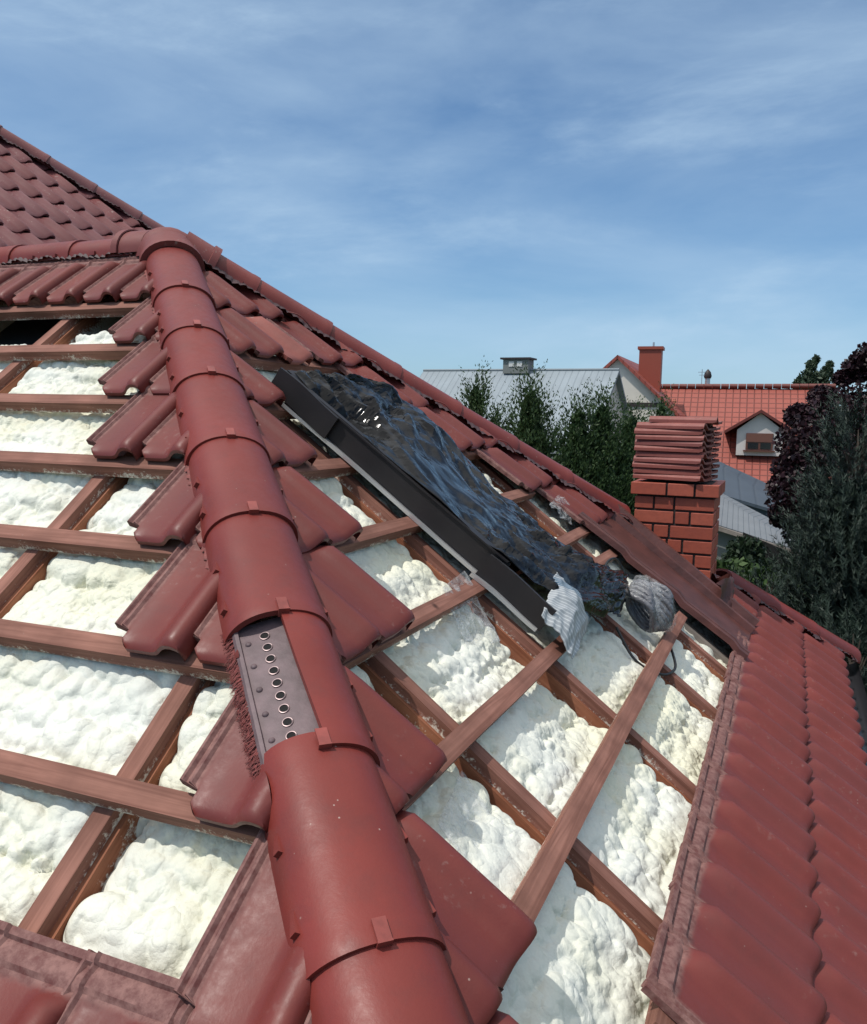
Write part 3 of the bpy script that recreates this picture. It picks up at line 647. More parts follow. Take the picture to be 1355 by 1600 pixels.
# ------------------------------------------------------------------ chimney: individually laid courses
ch=MB(); mo=MB(); X0,X1,Y0,Y1=1.95,2.42,1.95,2.42; zt=ZA-1.122; cz=.0865
mo.box(((X0+X1)/2,(Y0+Y1)/2,(zt+ZA-2.3)/2-.01),((X1-X0)/2-.010,0,0),(0,(Y1-Y0)/2-.010,0),(0,0,(zt-ZA+2.3)/2-.012))
rr=random.Random(11)
def course(z,k,ex=0,hh=cz):
    g=.0135; ph=(k%2)
    for face in range(4):
        L=(X1-X0+2*ex) if face%2==0 else (Y1-Y0+2*ex)
        seq=[[.25,.12,.12],[.12,.12,.25],[.25,.085,.14],[.11,.085,.25],[.20,.08,.17],[.12,.25,.10]][(k+face*2)%6]
        if ex: seq=[.22,.16,.14]
        tot=sum(seq)+g*(len(seq)-1); sc=(L-.0)/tot; x=0
        for w in seq:
            a=x*sc; b=(x+w)*sc; x+=w+g; c=rr.random(); st=[(0,0,c)]*8; j=rr.uniform(-.0015,.0015); dep=.05
            if face==0: p=((X0-ex+(a+b)/2,Y0-ex+dep/2+j),((b-a)/2,0),(0,dep/2))
            elif face==1: p=((X1+ex-dep/2+j,Y0-ex+(a+b)/2),(dep/2,0),(0,(b-a)/2))
            elif face==2: p=((X0-ex+(a+b)/2,Y1+ex-dep/2+j),((b-a)/2,0),(0,dep/2))
            else: p=((X0-ex+dep/2+j,Y0-ex+(a+b)/2),(dep/2,0),(0,(b-a)/2))
            if face%2: # keep side bricks between the front ones
                yy=max(p[0][1]-p[2][1],Y0-ex+dep+.002); y2=min(p[0][1]+p[2][1],Y1+ex-dep-.002)
                if y2-yy<.02: continue
                p=((p[0][0],(yy+y2)/2),p[1],(0,(y2-yy)/2))
            ch.box((p[0][0],p[0][1],z-hh/2),(p[1][0],p[1][1],0),(p[2][0],p[2][1],0),(0,0,(hh-g)/2),st)
course(zt,0,.024); 
for k in range(1,12): course(zt-k*cz,k)
mo.box(((X0+X1)/2,(Y0+Y1)/2,zt-.045),((X1-X0)/2+.012,0,0),(0,(Y1-Y0)/2+.012,0),(0,0,.036))
chim=ch.build('chimney','brick',house,bevel=.003); mo.build('mortar_core','mortar',chim)
# tiles stacked on the chimney, every one its own thing
ordw=['topmost','second','third','fourth','fifth','sixth','seventh','eighth','ninth','lowest']
STACK=True; sm=MB(); tile_geo(sm,lambda x,s,h:V(s-.21,-(x-.12),h),0,.42,h0=0,tilt=0,rnd=.3); st0=sm.build('stacked_roof_tile','tile_stack',None,smooth=38); flipfix(st0.data); st0.data.set_sharp_from_angle(angle=math.radians(38))
STACK=False; first=True; rs=random.Random(2)
for pile,(dx,dy,n) in enumerate(((0,0,10),(.02,.235,10))):
    for i in range(n):
        o=st0 if first else st0.copy()
        if not first: COL.objects.link(o)
        first=False
        o.location=(2.150+dx+rs.uniform(-.008,.008),2.07+dy+rs.uniform(-.006,.006),zt+.020+.0345*(n-1-i)); o.rotation_euler=(0,0,math.radians(-11+rs.uniform(-2,2)))
        tag(o,('%s tile of the %s pile stacked on the brick chimney'%(ordw[i],'front' if pile==0 else 'rear')),'roof tile','roof tiles stacked on the chimney')
o=st0.copy(); COL.objects.link(o); o.location=(2.21,2.10,zt+.020+.0345*10.1); o.rotation_euler=(0,0,math.radians(-4)); o.scale=(.95,1,1)
tag(o,'loose brown tile lying on the very top of the front pile on the chimney','roof tile','roof tiles stacked on the chimney')
# ------------------------------------------------------------------ roof window flashing frame
fr=empty('roof_window_frame',tuple(PR(-.1,1.8,.04))); tag(fr,'dark grey metal roof window frame lying on the battens under the black bag','window frame')
def plate(name,ya,sa,yb,sb,ha,hb,t=.006,m='frame_dark',lean=.0):
    mb=MB(); n=14; 
    def q(f,side,top): 
        y=lerp(ya,yb,f)+side+(lean if top else 0); s=lerp(sa,sb,f); h=hb if top else ha; return PR(y,s,h+.004*math.sin(f*5))
    P=[]
    for i in range(n+1):
        f=i/n; P+= [q(f,-t,0),q(f,t,0),q(f,t,1),q(f,-t,1)]
    mb.grid(P,4,n+1,wrap=True); mb.f.append((0,1,2,3)); k=n*4; mb.f.append((k+3,k+2,k+1,k)); o=mb.build(name,m,fr); flipfix(o.data); return o
plate('side_panel',-.585,1.17,-.520,2.30,.052,.148,.006,lean=-.0); plate('side_panel',-.565,2.23,-.545,2.53,.040,.138,.006,lean=-.0); plate('side_panel',-.600,1.165,-.590,1.47,.056,.153,.005,lean=-.0)
plate('bottom_strip',-.600,1.18,-.534,2.28,.036,.050,.007,'silver'); plate('bottom_strip',-.583,2.22,-.552,2.52,.032,.046,.008,'silver')
mb=MB(); mb.beam(PR(-.59,1.172,.098),PR(.16,1.20,.098),dR*.004,hR*.048); mb.build('head_panel','frame_dark',fr)
mb=MB(); mb.beam(PR(-.56,1.20,.145),PR(.15,1.225,.147),dR*.03,hR*.004); mb.build('head_flange','frame_dark',fr)
mb=MB(); mb.beam(PR(-.575,1.20,.146),PR(-.515,2.29,.146),V(0,.022,0),hR*.003); mb.build('side_flange','frame_dark',fr)
# ------------------------------------------------------------------ black bag, crumpled
def bag():
    near=[(-.55,1.195,.152),(-.57,1.36,.154),(-.568,1.5,.154),(-.56,1.70,.154),(-.55,1.95,.153),(-.54,2.15,.152),(-.53,2.27,.151),(-.50,2.40,.145),(-.42,2.50,.135),(-.30,2.58,.12),(-.10,2.66,.09)]
    far=[(.12,1.22,.12),(.42,1.27,.085),(.52,1.38,.075),(.55,1.55,.065),(.46,1.75,.06),(.42,1.95,.055),(.43,2.15,.055),(.47,2.3,.06),(.55,2.42,.06),(.62,2.52,.06),(.62,2.62,.06)]
    nu,nv=150,330; V_=np.linspace(0,1,nv); U_=np.linspace(0,1,nu)
    def interp(pts,v): k=np.linspace(0,1,len(pts)); return np.stack([np.interp(v,k,[p[i] for p in pts]) for i in range(3)],-1)
    Nn=interp(near,V_); Ff=interp(far,V_); U,Vv=np.meshgrid(U_,V_)
    rg=np.random.default_rng(5); cu,cv,K3=13,34,4           # coarse crumple: jittered lattice of flat facets, then a finer one on it
    def lattice(cu,cv,amp,jit,sd):
        r=np.random.default_rng(sd); return r.normal(0,amp,(cv+1,cu+1)),r.uniform(-jit,jit,(cv+1,cu+1,2))
    def tri(Hc,u,v,cu,cv):                                   # piecewise flat interpolation over split cells
        x=np.clip(u,0,.9999)*cu; y=np.clip(v,0,.9999)*cv; i=x.astype(int); j=y.astype(int); fx=x-i; fy=y-j
        a=Hc[j,i];b=Hc[j,i+1];c=Hc[j+1,i+1];d=Hc[j+1,i]; alt=((i*7+j*13+(i*j)%3)%2==0)
        t1=np.where(fx>=fy,a+(b-a)*fx+(c-b)*fy,a+(c-d)*fx+(d-a)*fy)
        t2=np.where(fx+fy<=1,a+(b-a)*fx+(d-a)*fy,c+(d-c)*(1-fx)+(b-c)*(1-fy)); return np.where(alt,t1,t2)
    fu,fv=cu*K3*2,cv*K3*2; U,Vv=np.meshgrid(np.linspace(0,1,fu+1),np.linspace(0,1,fv+1)); nu,nv=fu+1,fv+1
    w1=U+.035*snoise(U*1.,Vv*2.4,71,9)+.25*(Vv-.5)*0; w2=Vv+.018*snoise(U,Vv*2.4,72,10)
    sh=w2+.16*w1                                             # folds run aslant down the film
    h=0
    for (a_,b_,am,sd) in ((9,15,.0175,1),(19,34,.0075,2),(42,80,.0019,3)):
        Hc=np.random.default_rng(sd).normal(0,am,(b_*2,a_+3)); h=h+tri(Hc,np.clip(w1,0,1),np.clip(sh/1.3,0,1),a_,b_)
    P=np.stack([np.stack([np.interp(Vv[:,0],V_,Nn[:,k]) for k in range(3)],-1)],0)[0][:,None,:]*(1-U[...,None])+np.stack([np.interp(Vv[:,0],V_,Ff[:,k]) for k in range(3)],-1)[:,None,:]*U[...,None]
    y=P[...,0]; s=P[...,1]; m=np.clip(np.minimum(U,1-U)/.05,0,1); env=.35+.9*np.clip(.5+1.0*snoise(y,s,64,6),0,1)
    h=P[...,2]+np.sin(np.pi*U)**.6*(.036+.018*np.sin(Vv*9))*m+h*env*1.35*np.clip(m+.3,0,1)+.012*snoise(y,s,75,9)*m
    y=y+rg.normal(0,.0012,y.shape)*m; s=s+rg.normal(0,.0012,y.shape)*m
    edge=np.clip((U-.94)/.06,0,1); y=y+.02*snoise(s*1.,s*.5,67,22)*edge
    me=MB(); Z=[PR(a,b,c) for a,b,c in zip(y.ravel(),s.ravel(),h.ravel())]
    me.grid(Z,nu,nv); o=me.build('black_bag','black_plastic',None,smooth=13)
    md=o.modifiers.new('thickness','SOLIDIFY'); md.thickness=.002; return o
tag(bag(),'crumpled shiny black plastic bag draped over the roof window frame','plastic bag')
# twisted tail of the bag running to the hose coil
def crumple(name,m,corners,nu,nv,amp,f,sd,stf=None,arch=0):
    a,b,c,d=[np.array(x,float) for x in corners]; U,Vv=np.meshgrid(np.linspace(0,1,nu),np.linspace(0,1,nv)); U3=U[...,None];V3=Vv[...,None]
    P=a*(1-U3)*(1-V3)+b*U3*(1-V3)+c*U3*V3+d*(1-U3)*V3; n=snoise(U*1.0,Vv*1.0,sd,f); n2=1-np.abs(snoise(U,Vv,sd+1,f*1.8))*1.5
    y=P[...,0]+.3*amp*n; s=P[...,1]+.3*amp*n2; h=P[...,2]+amp*(.6*n+.5*n2)+arch*np.sin(np.pi*U)*np.sin(np.pi*np.clip(Vv*.9+.05,0,1))
    mb=MB(); mb.grid([PR(i,j,k) for i,j,k in zip(y.ravel(),s.ravel(),h.ravel())],nu,nv,[(float(i),float(j),0) for i,j in zip(U.ravel(),Vv.ravel())]); o=mb.build(name,m,None,smooth=180)
    md=o.modifiers.new('thickness','SOLIDIFY'); md.thickness=.0018; return o
tag(crumple('black_bag','black_plastic',((-.12,2.58,.10),(.36,2.44,.10),(.66,2.60,.10),(.12,2.70,.07)),60,50,.022,13,5,arch=.05),'small torn black plastic piece between the big bag and the coil of hose','plastic bag')
tag(crumple('woven_sack','woven_sack',((-.60,2.50,.10),(-.30,2.42,.165),(-.06,2.60,.075),(-.56,2.68,.05)),60,50,.013,8,9,arch=.055),'white and blue striped woven sack end at the foot of the black bag','sack')
tag(crumple('plastic_sheet','clear_film',((-.86,2.22,.040),(-.62,2.20,.042),(-.70,2.46,-.03),(-.92,2.42,-.035)),50,40,.006,9,19),'crinkled clear plastic sheet hanging over a batten left of the frame','plastic sheet')
tag(crumple('plastic_sheet','clear_film',((.9,2.06,.05),(1.2,2.02,.06),(1.25,2.2,.02),(.95,2.2,.03)),40,30,.022,9,29),'scrap of pale plastic sheet beside the far hip tiles','plastic sheet')
tag(crumple('plastic_sheet','clear_film',((-1.74,2.70,-.01),(-1.50,2.66,-.02),(-1.52,2.90,-.045),(-1.80,2.98,-.045)),40,30,.007,9,39),'grey plastic sheet scrap tucked by the rafter near the hip cap','plastic sheet')
# hose coil
hc=empty('hose_coil',tuple(PR(.48,2.78,.05))); tag(hc,'coil of grey ribbed hose wrapped in clear film beside the metal tray','hose coil')
c0=PR(.50,2.77,.10); ax=(r2*.75+u2*.42+fw*.42).normalized(); e1=(r2*.5-u2*.8-fw*.12); e1=(e1-ax*e1.dot(ax)).normalized(); e2=ax.cross(e1)
mb=MB()
for k in range(8):
    off=(k-3.5)*.019; ra=.118-.009*abs(k-3.5)+random.uniform(-.006,.006); rb_=.062+random.uniform(-.004,.004); pts=[]
    for i in range(49):
        a=2*math.pi*i/48; pts.append(c0+ax*(off+.006*math.sin(a*3+k))+e1*(ra+.008*math.sin(2*a+k*.7))*math.cos(a)+e2*(rb_+.010*math.sin(3*a+k*.9))*math.sin(a))
    mb.tube(pts,[.0125+.0014*(i%2) for i in range(49)],10,False)
mb.build('ribbed_hose','hose',hc,smooth=60)
mb=MB(); P=[]
for i in range(41):
    a=2*math.pi*i/40
    for k in range(9):
        f=k/8; rad=1.13+.05*math.sin(a*9+k*2)+.03*math.sin(a*17+k); P.append(c0+ax*((f-.5)*.155)+(e1*.125*math.cos(a)+e2*.064*math.sin(a))*rad*(1-.25*abs(2*f-1)**3))
mb.grid(P,9,41); mb.build('film_wrap','clear_film',hc,smooth=180)
def cable(pts,label,r=.006):
    mb=MB(); pts=[Vector(p) for p in pts]; out=[]
    for i in range(len(pts)-1):
        p0=pts[max(i-1,0)];p1=pts[i];p2=pts[i+1];p3=pts[min(i+2,len(pts)-1)]
        for t in [k/8 for k in range(8)]:
            out.append(.5*((2*p1)+(p2-p0)*t+(2*p0-5*p1+4*p2-p3)*t*t+(3*p1-p0-3*p2+p3)*t**3))
    out.append(pts[-1]); mb.tube(out,r,8); tag(mb.build('cable','cable',None,smooth=60),label,'cable')
cable([PR(.50,2.60,.05),PR(.62,2.50,.07),PR(.74,2.50,.10),PR(.80,2.56,.07),PR(.78,2.64,.02)],'short black cable loop above the hose coil')
cable([PR(.12,2.72,.03),PR(.08,2.86,-.01),PR(.16,2.98,-.01),PR(.32,3.02,.0),PR(.45,2.98,.01),PR(.55,2.90,.03)],'black cable curling under the hose coil and the long batten')
# ------------------------------------------------------------------ neighbours
def quad(mb,pts,u_len=None,v_len=None):
    p=[Vector(q) for q in pts]; U=(p[1]-p[0]).length; V2=(p[3]-p[0]).length; mb.add(p,[(0,1,2,3)],[(0,0,0),(U,0,0),(U,V2,0),(0,V2,0)])
hz=V(fw.x,fw.y,0).normalized(); hr=V(rt.x,rt.y,0).normalized(); UZ=V(0,0,1)
def house_block(base,along,L,depth,eave,rise,over=.4,roofm='far_tile',wallm='plaster',name='house',label='',cat='house',thick=.14,ovs=.5):
    # base = ground centre of the block; ridge runs along 'along'
    a=Vector(along).normalized(); b=UZ.cross(a); e=empty(name,tuple(base)); tag(e,label,cat)
    B=Vector(base); w=MB(); h1=a*(L/2); h2=b*(depth/2); z1=UZ*eave; z2=UZ*(eave+rise)
    A0,A1,A2,A3=B-h1-h2,B+h1-h2,B+h1+h2,B-h1+h2
    w.add([A0,A1,A2,A3,A0+z1,A1+z1,A2+z1,A3+z1,B-h1+z2,B+h1+z2],[(0,1,5,4),(2,3,7,6),(1,2,6,9,5),(3,0,4,8,7),(4,5,9,8),(6,7,8,9)])
    w.build('wall',wallm,e); k=rise/(depth/2)
    r=MB()
    for sg in (-1,1):
        ev=b*sg*(depth/2+ovs); R0=B-a*(L/2+over)+z2+UZ*.06; R1=B+a*(L/2+over)+z2+UZ*.06; E0=R0+ev-UZ*(k*(depth/2+ovs)); E1=R1+ev-UZ*(k*(depth/2+ovs)); t=UZ*-thick
        U=(R1-R0).length;V2=(E0-R0).length; st=[(0,0,0),(U,0,0),(U,V2,0),(0,V2,0)]
        r.add([R0,R1,E1,E0,R0+t,R1+t,E1+t,E0+t],[(0,1,2,3),(4,7,6,5),(3,2,6,7),(0,3,7,4),(1,5,6,2)],st+st)
    ro=r.build('roof',roofm,e); return e,ro,(a,b,B)
def ground_at(px,d): p=at(px,700,d); p.z=0; return p
# barn with the ribbed metal roof
bl=at(662,578,42); brt=at(968,577,38); al=V((brt-bl).x,(brt-bl).y,0); Lb=al.length; mid=(bl+brt)/2; al.normalize(); rz=mid.z
if UZ.cross(al).dot(hz)<0: al=-al
barn,ro,_=house_block(V(mid.x,mid.y,0),al,Lb-.5,11,rz-4.2,4.1,.25,'barn_metal','plaster_white','barn','long barn with a grey ribbed metal roof behind the junipers','barn',.16,.3)
mb=MB(); pc=at(810,575,mid.dot(fw)-CAM.dot(fw)); cc=pc; mb.box(cc+UZ*.05,al*.62,UZ.cross(al)*.4,UZ*.32); cup=mb.build('cupola','board_wall',barn)
mb=MB(); mb.box(cc+UZ*.42,al*.74,UZ.cross(al)*.5,UZ*.04); mb.build('cupola_roof','dark_trim',barn)
mb=MB(); dd=-UZ.cross(al)
for sx in (-.2,.2): mb.box(cc+al*sx+UZ*.16+dd*.415,al*.13,dd*.01,UZ*.12)
mb.build('cupola_window','white_trim',barn)
mb=MB(); mb.tube([V(*( (mid-al*(Lb/2))[:])) - UZ*.02, V(*((mid+al*(Lb/2))[:]))-UZ*.02],.06,8); mb.build('ridge_flashing','barn_metal',barn)
# red roofed house
D=44; rl=at(1010,606,D); rr_=at(1306,606,D-2.9); a2=V((rr_-rl).x,(rr_-rl).y,0); L2=a2.length; a2.normalize(); m2=(rl+rr_)/2
red,ro,(ra,rbv,rB)=house_block(V(m2.x,m2.y,0),a2,L2-.4,9.0,m2.z-4.0,3.9,.25,'far_tile','plaster','house','neighbouring house with bright red tiled roof, dormer and cream walls','house')
fr2=-UZ.cross(a2) if UZ.cross(a2).dot(hz)>0 else UZ.cross(a2)          # horizontal direction toward us
mb=MB(); n=int(L2/.4)
for i in range(n): p=rl.lerp(rr_,(i+.5)/n)+UZ*.14; mb.tube([p-a2*.19-UZ*.06,p+a2*.19-UZ*.07],[.12,.13],8)
for i in range(1): pass
mb.build('ridge_caps','far_tile',red,smooth=60)
mb=MB(); p=at(1262,700,D-3.6); 
# front gable wing on the left
apx=at(965,553,40); wd=(fr2*1.0-a2*.04).normalized(); 
wa=-wd; 
wing_len=7.0; wc=V(apx.x,apx.y,0)-wd*(wing_len/2)
wing,ro,(wa_,wb_,wB)=house_block(wc,wd,wing_len-.6,5.4,apx.z-2.6,2.5,.3,'far_tile','plaster','house','gabled cream house wing with brick chimney beside the red roof','house',.18,.3)
mb=MB(); cp=at(1016,585,41.5); mb.box(V(cp.x,cp.y,at(1016,545,41.5).z-1.1),a2*.52,fr2*.45,UZ*1.1); c_=mb.build('chimney','brick',wing)
mb=MB(); tz=at(1016,545,41.5).z; mb.box(V(cp.x,cp.y,tz),a2*.60,fr2*.52,UZ*.07); mb.build('chimney_cap','brick',c_)
mb=MB(); mb.tube([V(cp.x+.1,cp.y,tz),V(cp.x+.1,cp.y,tz+.3)],.05,6); mb.build('vent_pipe','steel',c_)
mb=MB(); 
q=apx-UZ*2.0+wd*.02
mb.box(V(apx.x,apx.y,apx.z-2.35)-wd*.28,wb_*2.2,wd*.03,UZ*.10); mb.build('gable_band','dark_trim',wing)
# dormer
dc=at(1186,700,D-5.2); dt=at(1186,640,D-5.2); dm=empty('dormer',tuple(V(dc.x,dc.y,dc.z))); 
bpy.data.objects.remove(dm)
hw=.98; zb=at(1186,712,D-5.2).z; ze=at(1186,672,D-5.2).z; za=dt.z; back=-fr2*3.2; F0=V(dc.x,dc.y,0)
mb=MB(); 
pp=[F0-a2*hw+UZ*zb,F0+a2*hw+UZ*zb,F0+a2*hw+UZ*ze,F0+UZ*(za-.16),F0-a2*hw+UZ*ze]; bb=[p+back for p in pp]
mb.add(pp+bb,[(0,1,2,3,4),(0,4,9,5),(1,6,7,2)]); dw=mb.build('dormer','plaster_white',red)
mb=MB()
for sg in (-1,1):
    r0=F0+UZ*za+fr2*.25; e0=F0+a2*sg*(hw+.55)+UZ*(ze-.05)+fr2*.25; r1=r0+back*1.1;e1_=e0+back*1.1; t=UZ*-.14
    st=[(0,0,0),(0,1.9,0),(3.6,1.9,0),(3.6,0,0)]; mb.add([r0,e0,e1_,r1,r0+t,e0+t,e1_+t,r1+t],[(0,1,2,3),(4,7,6,5),(0,4,5,1),(1,5,6,2)],st*2)
mb.build('dormer_roof','far_tile',dw)
mb=MB(); wz=(at(1186,677,D-5.2).z+at(1186,703,D-5.2).z)/2; wh=abs(at(1186,677,D-5.2).z-at(1186,703,D-5.2).z)/2; ww=.58
mb.box(F0+UZ*wz+fr2*.03,a2*ww,fr2*.04,UZ*wh); win=mb.build('window','wood_frame',dw)
mb=MB(); mb.box(F0+UZ*(wz-wh*.52)+fr2*.075-a2*.27,a2*.22,fr2*.008,UZ*wh*.36); mb.box(F0+UZ*(wz-wh*.52)+fr2*.075+a2*.27,a2*.22,fr2*.008,UZ*wh*.36); mb.build('pane','glass_dark',win)
mb=MB(); mb.box(F0+UZ*(wz+wh*.45)+fr2*.08,a2*(ww-.02),fr2*.012,UZ*wh*.5); mb.build('roller_shutter','shutter',win)
mb=MB(); mb.box(F0+UZ*(wz-wh-.05)+fr2*.12,a2*(ww+.1),fr2*.1,UZ*.03); mb.build('sill','wood_frame',win)
mb=MB(); fp=at(1105,606,D); mb.box(fp-UZ*.1,a2*.45,fr2*.35,UZ*.28); fl=mb.build('flue_base','brick',red)
mb=MB(); mb.tube([fp+UZ*.1,fp+UZ*.5],.13,10); mb.build('flue','steel',fl,smooth=60)
mb=MB(); mb.tube([fp+UZ*.48,fp+UZ*.6,fp+UZ*.8,fp+UZ*.95],[.16,.2,.15,.02],10); mb.build('flue_cowl','dark_trim',fl,smooth=60)
mb=MB(); ap=at(1096,606,D); mb.tube([ap,ap+UZ*.95],.018,5); mb.beam(ap+UZ*.8-a2*.2,ap+UZ*.8+a2*.2,(0,0,.012),fr2*.012); mb.beam(ap+UZ*.65-a2*.15,ap+UZ*.65+a2*.15,(0,0,.012),fr2*.012); mb.build('antenna','steel',red)
# sheds
def lean_shed(name,label,p,thick,roofm,wallz,m2='board_wall'):
    # p: four roof corners (far-left, far-right, near-right, near-left)
    c=sum(p,Vector())/4; e=empty(name,(c.x,c.y,0)); tag(e,label,'shed'); t=UZ*-thick; r=MB()
    U=(p[1]-p[0]).length;V2=(p[3]-p[0]).length; st=[(0,0,0),(U,0,0),(U,V2,0),(0,V2,0)]
    r.add(list(p)+[q+t for q in p],[(0,1,2,3),(4,7,6,5),(0,4,5,1),(1,5,6,2),(2,6,7,3),(3,7,4,0)],st*2); r.build('roof',roofm,e)
    w=MB(); q=[c+(x-c)*.93+t*1.2 for x in p]; w.add(q+[V(x.x,x.y,0) for x in q],[(0,1,5,4),(1,2,6,5),(3,0,4,7),(2,3,7,6)]); w.build('wall',m2,e); return e
p1=[at(1080,745,24),at(1275,848,21.5),at(1268,866,17.5),at(1060,800,19)]
sh1=lean_shed('shed','low shed with a pale grey ribbed metal roof behind the chimney',p1,.12,'shed_metal',0)
mb=MB(); f0=at(1062,806,18.9); f1=at(1268,872,17.4); mb.beam(f0,f1,V(0,0,.045),(f1-f0).cross(UZ).normalized()*.03); mb.build('fascia','grey_board',sh1)
mb=MB(); o0=at(1160,850,17.6);o1=at(1268,890,16.9); mb.add([V(o0.x,o0.y,0),V(o1.x,o1.y,0),V(o1.x,o1.y,o1.z+.15),V(o0.x,o0.y,o0.z+.25)],[(0,1,2,3)]); mb.build('doorway','dark_hole',sh1)
p2=[at(1090,705,33),at(1262,785,30),at(1262,812,26),at(1085,760,28)]
lean_shed('shed','farther shed with a dark slate coloured roof by the cream wall',p2,.1,'slate_metal',0,'slate_metal')
# ------------------------------------------------------------------ vegetation
def leafcloud(mb,cents,rads,n,size,asp=1.6,r=None,flat=0,up=0,shell=.35):
    r=r or random.Random(1)
    for _ in range(n):
        k=r.randrange(len(cents)); c=cents[k]; R=rads[k]
        d=V(r.gauss(0,1),r.gauss(0,1),r.gauss(0,1)).normalized(); q=c+Vector((d.x*R[0],d.y*R[1],d.z*R[2]))*(r.random()**shell)
        a=V(r.gauss(0,1),r.gauss(0,1),r.gauss(0,1)+up).normalized(); b=a.cross(V(r.gauss(0,1),r.gauss(0,1),r.gauss(0,1))).normalized(); s=size*r.uniform(.6,1.4); t=r.random()
        mb.add([q-a*s*asp*.5,q+b*s*.5,q+a*s*asp*.5,q-b*s*.5],[(0,1,2,3)],[(0,0,t)]*4)
def trunk(root,pts,rad,m='bark'):
    mb=MB(); mb.tube(pts,rad,9); return mb.build('trunk',m,root,smooth=60)
def juniper(px,py,d,h,rad,sd,label,n=5200):
    r=random.Random(sd); top=at(px,py,d); base=V(top.x,top.y,top.z-h); gz=V(top.x,top.y,0); e=empty('juniper_tree',tuple(gz)); tag(e,label,'tree','junipers behind the house')
    trunk(e,[gz,V(top.x,top.y,top.z-.4)],[.12,.03]); mb=MB()
    H=h
    for _ in range(int(n/14*3.2)):
        f=r.random()**.62; z=top.z-f*H; R=rad*1.5*(f**.95)*r.uniform(.45,1.08)+.02; a=r.uniform(0,6.28); base_=V(top.x+R*math.cos(a),top.y+R*math.sin(a),z)
        dr=V(math.cos(a)*.45,math.sin(a)*.45,1).normalized()+V(r.gauss(0,.12),r.gauss(0,.12),0); L=r.uniform(.16,.34)*(1.3-.4*f); t0=r.random()
        for k in range(14):
            g_=k/14; q=base_+dr*L*g_+V(r.gauss(0,.045),r.gauss(0,.045),r.gauss(0,.03))*(1-.6*g_); s=.034*(1.15-g_*.7)
            a_=(dr+V(r.gauss(0,.5),r.gauss(0,.5),r.gauss(0,.3))).normalized(); b=a_.cross(V(r.gauss(0,1),r.gauss(0,1),.3)).normalized()
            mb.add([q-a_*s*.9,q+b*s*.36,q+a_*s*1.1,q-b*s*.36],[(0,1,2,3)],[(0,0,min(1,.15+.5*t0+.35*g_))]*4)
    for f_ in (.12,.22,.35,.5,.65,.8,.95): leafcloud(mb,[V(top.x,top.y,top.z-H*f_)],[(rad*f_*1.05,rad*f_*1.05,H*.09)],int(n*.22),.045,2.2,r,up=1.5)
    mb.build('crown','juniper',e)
juniper(745,590,10.5,3.4,.62,1,'leftmost juniper, slim with a single spire against the metal roof',5000)
juniper(772,650,10.2,3.0,.55,2,'low juniper between the slim spire and the tall one',4200)
juniper(831,600,10.0,3.6,.95,3,'tallest juniper, pointed, at the middle of the metal roof',8000)
juniper(905,628,10.4,3.4,.75,4,'juniper just right of the tallest, with two light tips',6500)
juniper(942,622,10.6,3.4,.80,5,'juniper in front of the barn gable',6500)
juniper(988,640,11.0,3.4,.85,6,'juniper partly behind the stack of tiles on the chimney',6500)
juniper(1035,625,13.5,3.6,.8,7,'rightmost juniper peeping over the stacked tiles',3500)
r=random.Random(9)
pb=at(1345,700,13.0); e=empty('purple_maple',(pb.x,pb.y,0)); tag(e,'dark purple leaved maple between the red roof and the pine','tree')
trunk(e,[V(pb.x,pb.y,0),V(pb.x+.1,pb.y,2.2),V(pb.x,pb.y,4.5)],[.18,.13,.05])
cs=[];rd=[]
for (px,py,dd,R) in ((1245,735,12.8,.38),(1250,650,13.2,.25),(1262,690,12.8,.5),(1250,775,12.6,.5),(1300,650,13,.5),(1300,720,12.5,.6),(1330,800,12.6,.6),(1350,640,13,.6),(1345,575,13.2,.28),(1375,560,13,.4),(1380,700,12.8,.8),(1420,640,13,.9),(1400,800,13,.8),(1285,620,13.3,.22),(1222,762,12.9,.22),(1228,805,12.8,.26),(1270,830,12.8,.45),(1318,590,13.3,.15)): cs.append(at(px,py,dd)); rd.append((R,R,R*.8))
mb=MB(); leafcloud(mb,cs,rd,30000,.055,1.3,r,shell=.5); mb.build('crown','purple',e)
mb=MB()
for c in cs: mb.tube([V(pb.x,pb.y,min(c.z-.3,3.6)),(V(pb.x,pb.y,3.6)+c)/2,c],[.05,.03,.01],5)
mb.build('limb','bark',e)
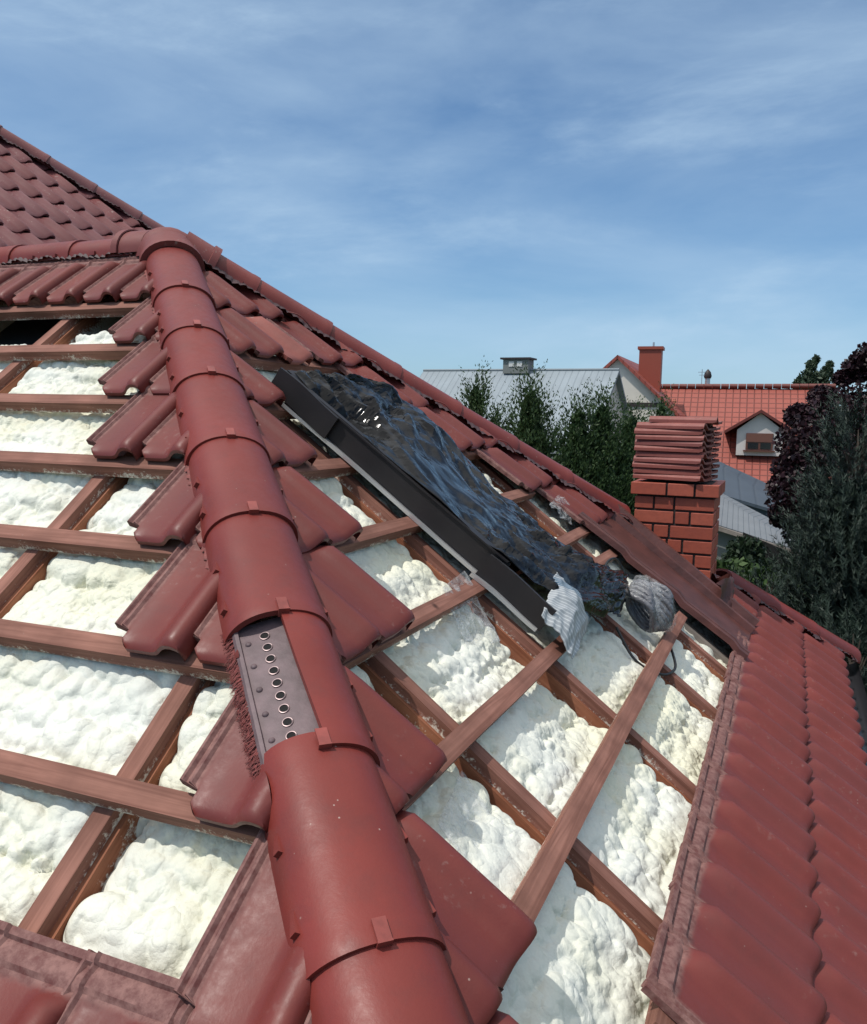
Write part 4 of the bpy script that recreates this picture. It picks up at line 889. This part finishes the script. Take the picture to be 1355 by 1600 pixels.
def pine(px,py,d,h,rad,sd,n,label,name='pine_tree',smin=.19):
    r=random.Random(sd); top=at(px,py,d); e=empty(name,(top.x,top.y,0)); tag(e,label,'tree'); trunk(e,[V(top.x,top.y,0),V(top.x,top.y,top.z-.3)],[.14,.03])
    mb=MB(); 
    for _ in range(n):
        f=r.random()**.7; z=top.z-f*h; R=rad*(f**.65)*r.uniform(.5,1.05)+.04; a=r.uniform(0,6.28); b0=V(top.x+R*math.cos(a),top.y+R*math.sin(a),z)
        dr=(V(math.cos(a)*.55,math.sin(a)*.55,1)+V(r.gauss(0,.15),r.gauss(0,.15),0)).normalized(); L=r.uniform(smin,smin*2.1); t0=r.random()*.6; u=dr.orthogonal().normalized(); w=dr.cross(u)
        for k in range(34):
            g_=r.random(); q=b0+dr*L*g_; th=r.uniform(0,6.28); nd=(u*math.cos(th)+w*math.sin(th)+dr*.9).normalized(); ln=r.uniform(.04,.07); sd_=nd.cross(dr).normalized()*.0045
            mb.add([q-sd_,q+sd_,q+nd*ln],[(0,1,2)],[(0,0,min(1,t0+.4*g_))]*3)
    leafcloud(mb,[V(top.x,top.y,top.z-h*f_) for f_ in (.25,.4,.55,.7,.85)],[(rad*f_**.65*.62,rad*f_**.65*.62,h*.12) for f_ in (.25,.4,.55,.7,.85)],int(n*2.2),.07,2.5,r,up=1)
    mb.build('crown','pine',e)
    mb=MB(); 
    for _ in range(60):
        f=r.random(); z=top.z-f*h; R=rad*(f**.65)*.75; a=r.uniform(0,6.28); mb.tube([V(top.x,top.y,z-.15),V(top.x+R*math.cos(a)*.5,top.y+R*math.sin(a)*.5,z-.1),V(top.x+R*math.cos(a),top.y+R*math.sin(a),z+.05)],[.02,.012,.005],4)
    mb.build('limb','bark',e)
pine(1345,655,7.2,4.2,.95,4,3600,'bluish green pine filling the right edge behind the roof')
pine(1200,905,7.6,2.4,.60,5,900,'low young pine just beyond the lower hip caps')
pine(1335,1000,6.4,3.0,.85,6,1500,'lowest pine tucked below the eaves at the right edge')
def bush(px,py,d,R,n,sd,label,m='bush',size=.07,name='bush'):
    r=random.Random(sd); c=at(px,py,d); e=empty(name,(c.x,c.y,0)); tag(e,label,'bush'); cs=[];rd=[]
    for i in range(9):
        q=c+V(r.gauss(0,R*.45),r.gauss(0,R*.45),r.gauss(0,R*.25)-R*.2); cs.append(q); rd.append((R*.45,R*.45,R*.35))
    for i in range(4): cs.append(V(c.x+r.gauss(0,R*.3),c.y+r.gauss(0,R*.3),max(c.z-R*(1+i*.6),.4))); rd.append((R*.7,R*.7,R*.6))
    mb=MB(); leafcloud(mb,cs,rd,n,size,1.7,r,up=.3); mb.build('foliage',m,e)
    trunk(e,[V(c.x,c.y,0),V(c.x,c.y,c.z)],[.06,.015])
bush(1148,885,11.5,.55,5500,1,'grey green bush directly right of the chimney','far_leaf',.055)
bush(1195,900,9.8,.85,7000,2,'bright leafy bush with pale tips below the shed doorway','bush',.06)
bush(1265,905,9.5,.8,6000,3,'dark green bush between the leafy one and the pine','far_leaf',.06)
bt=at(1270,565,60); e=empty('birch_tree',(bt.x,bt.y,0)); tag(e,'wispy birch top showing above the red roof ridge','tree'); r=random.Random(4)
trunk(e,[V(bt.x,bt.y,0),V(bt.x,bt.y,bt.z-.3)],[.25,.05]); mb=MB(); cs=[];rd=[]
for (px,py,R) in ((1268,572,.35),(1275,562,.2),(1262,592,.6),(1280,595,.6),(1293,580,.35),(1296,570,.2),(1250,600,.4),(1272,605,1.0),(1290,610,1.1),(1255,615,1.0),(1280,640,1.8)): cs.append(at(px,py,60)); rd.append((R,R,R*1.2))
leafcloud(mb,cs,rd,4200,.16,2.2,r,up=-.5); mb.build('crown','birch',e)
# hedge line and far wood beyond the houses
r=random.Random(12); mb=MB(); cs=[];rd=[]
for i in range(60):
    c=at(620+i*17+r.uniform(-6,6),700,70+r.uniform(-4,8)); c.z=r.uniform(1,3.2); cs.append(c); rd.append((2.4,2.4,2.2))
leafcloud(mb,cs,rd,26000,.4,1.5,r); tag(mb.build('woodland','far_leaf'),kind='stuff')
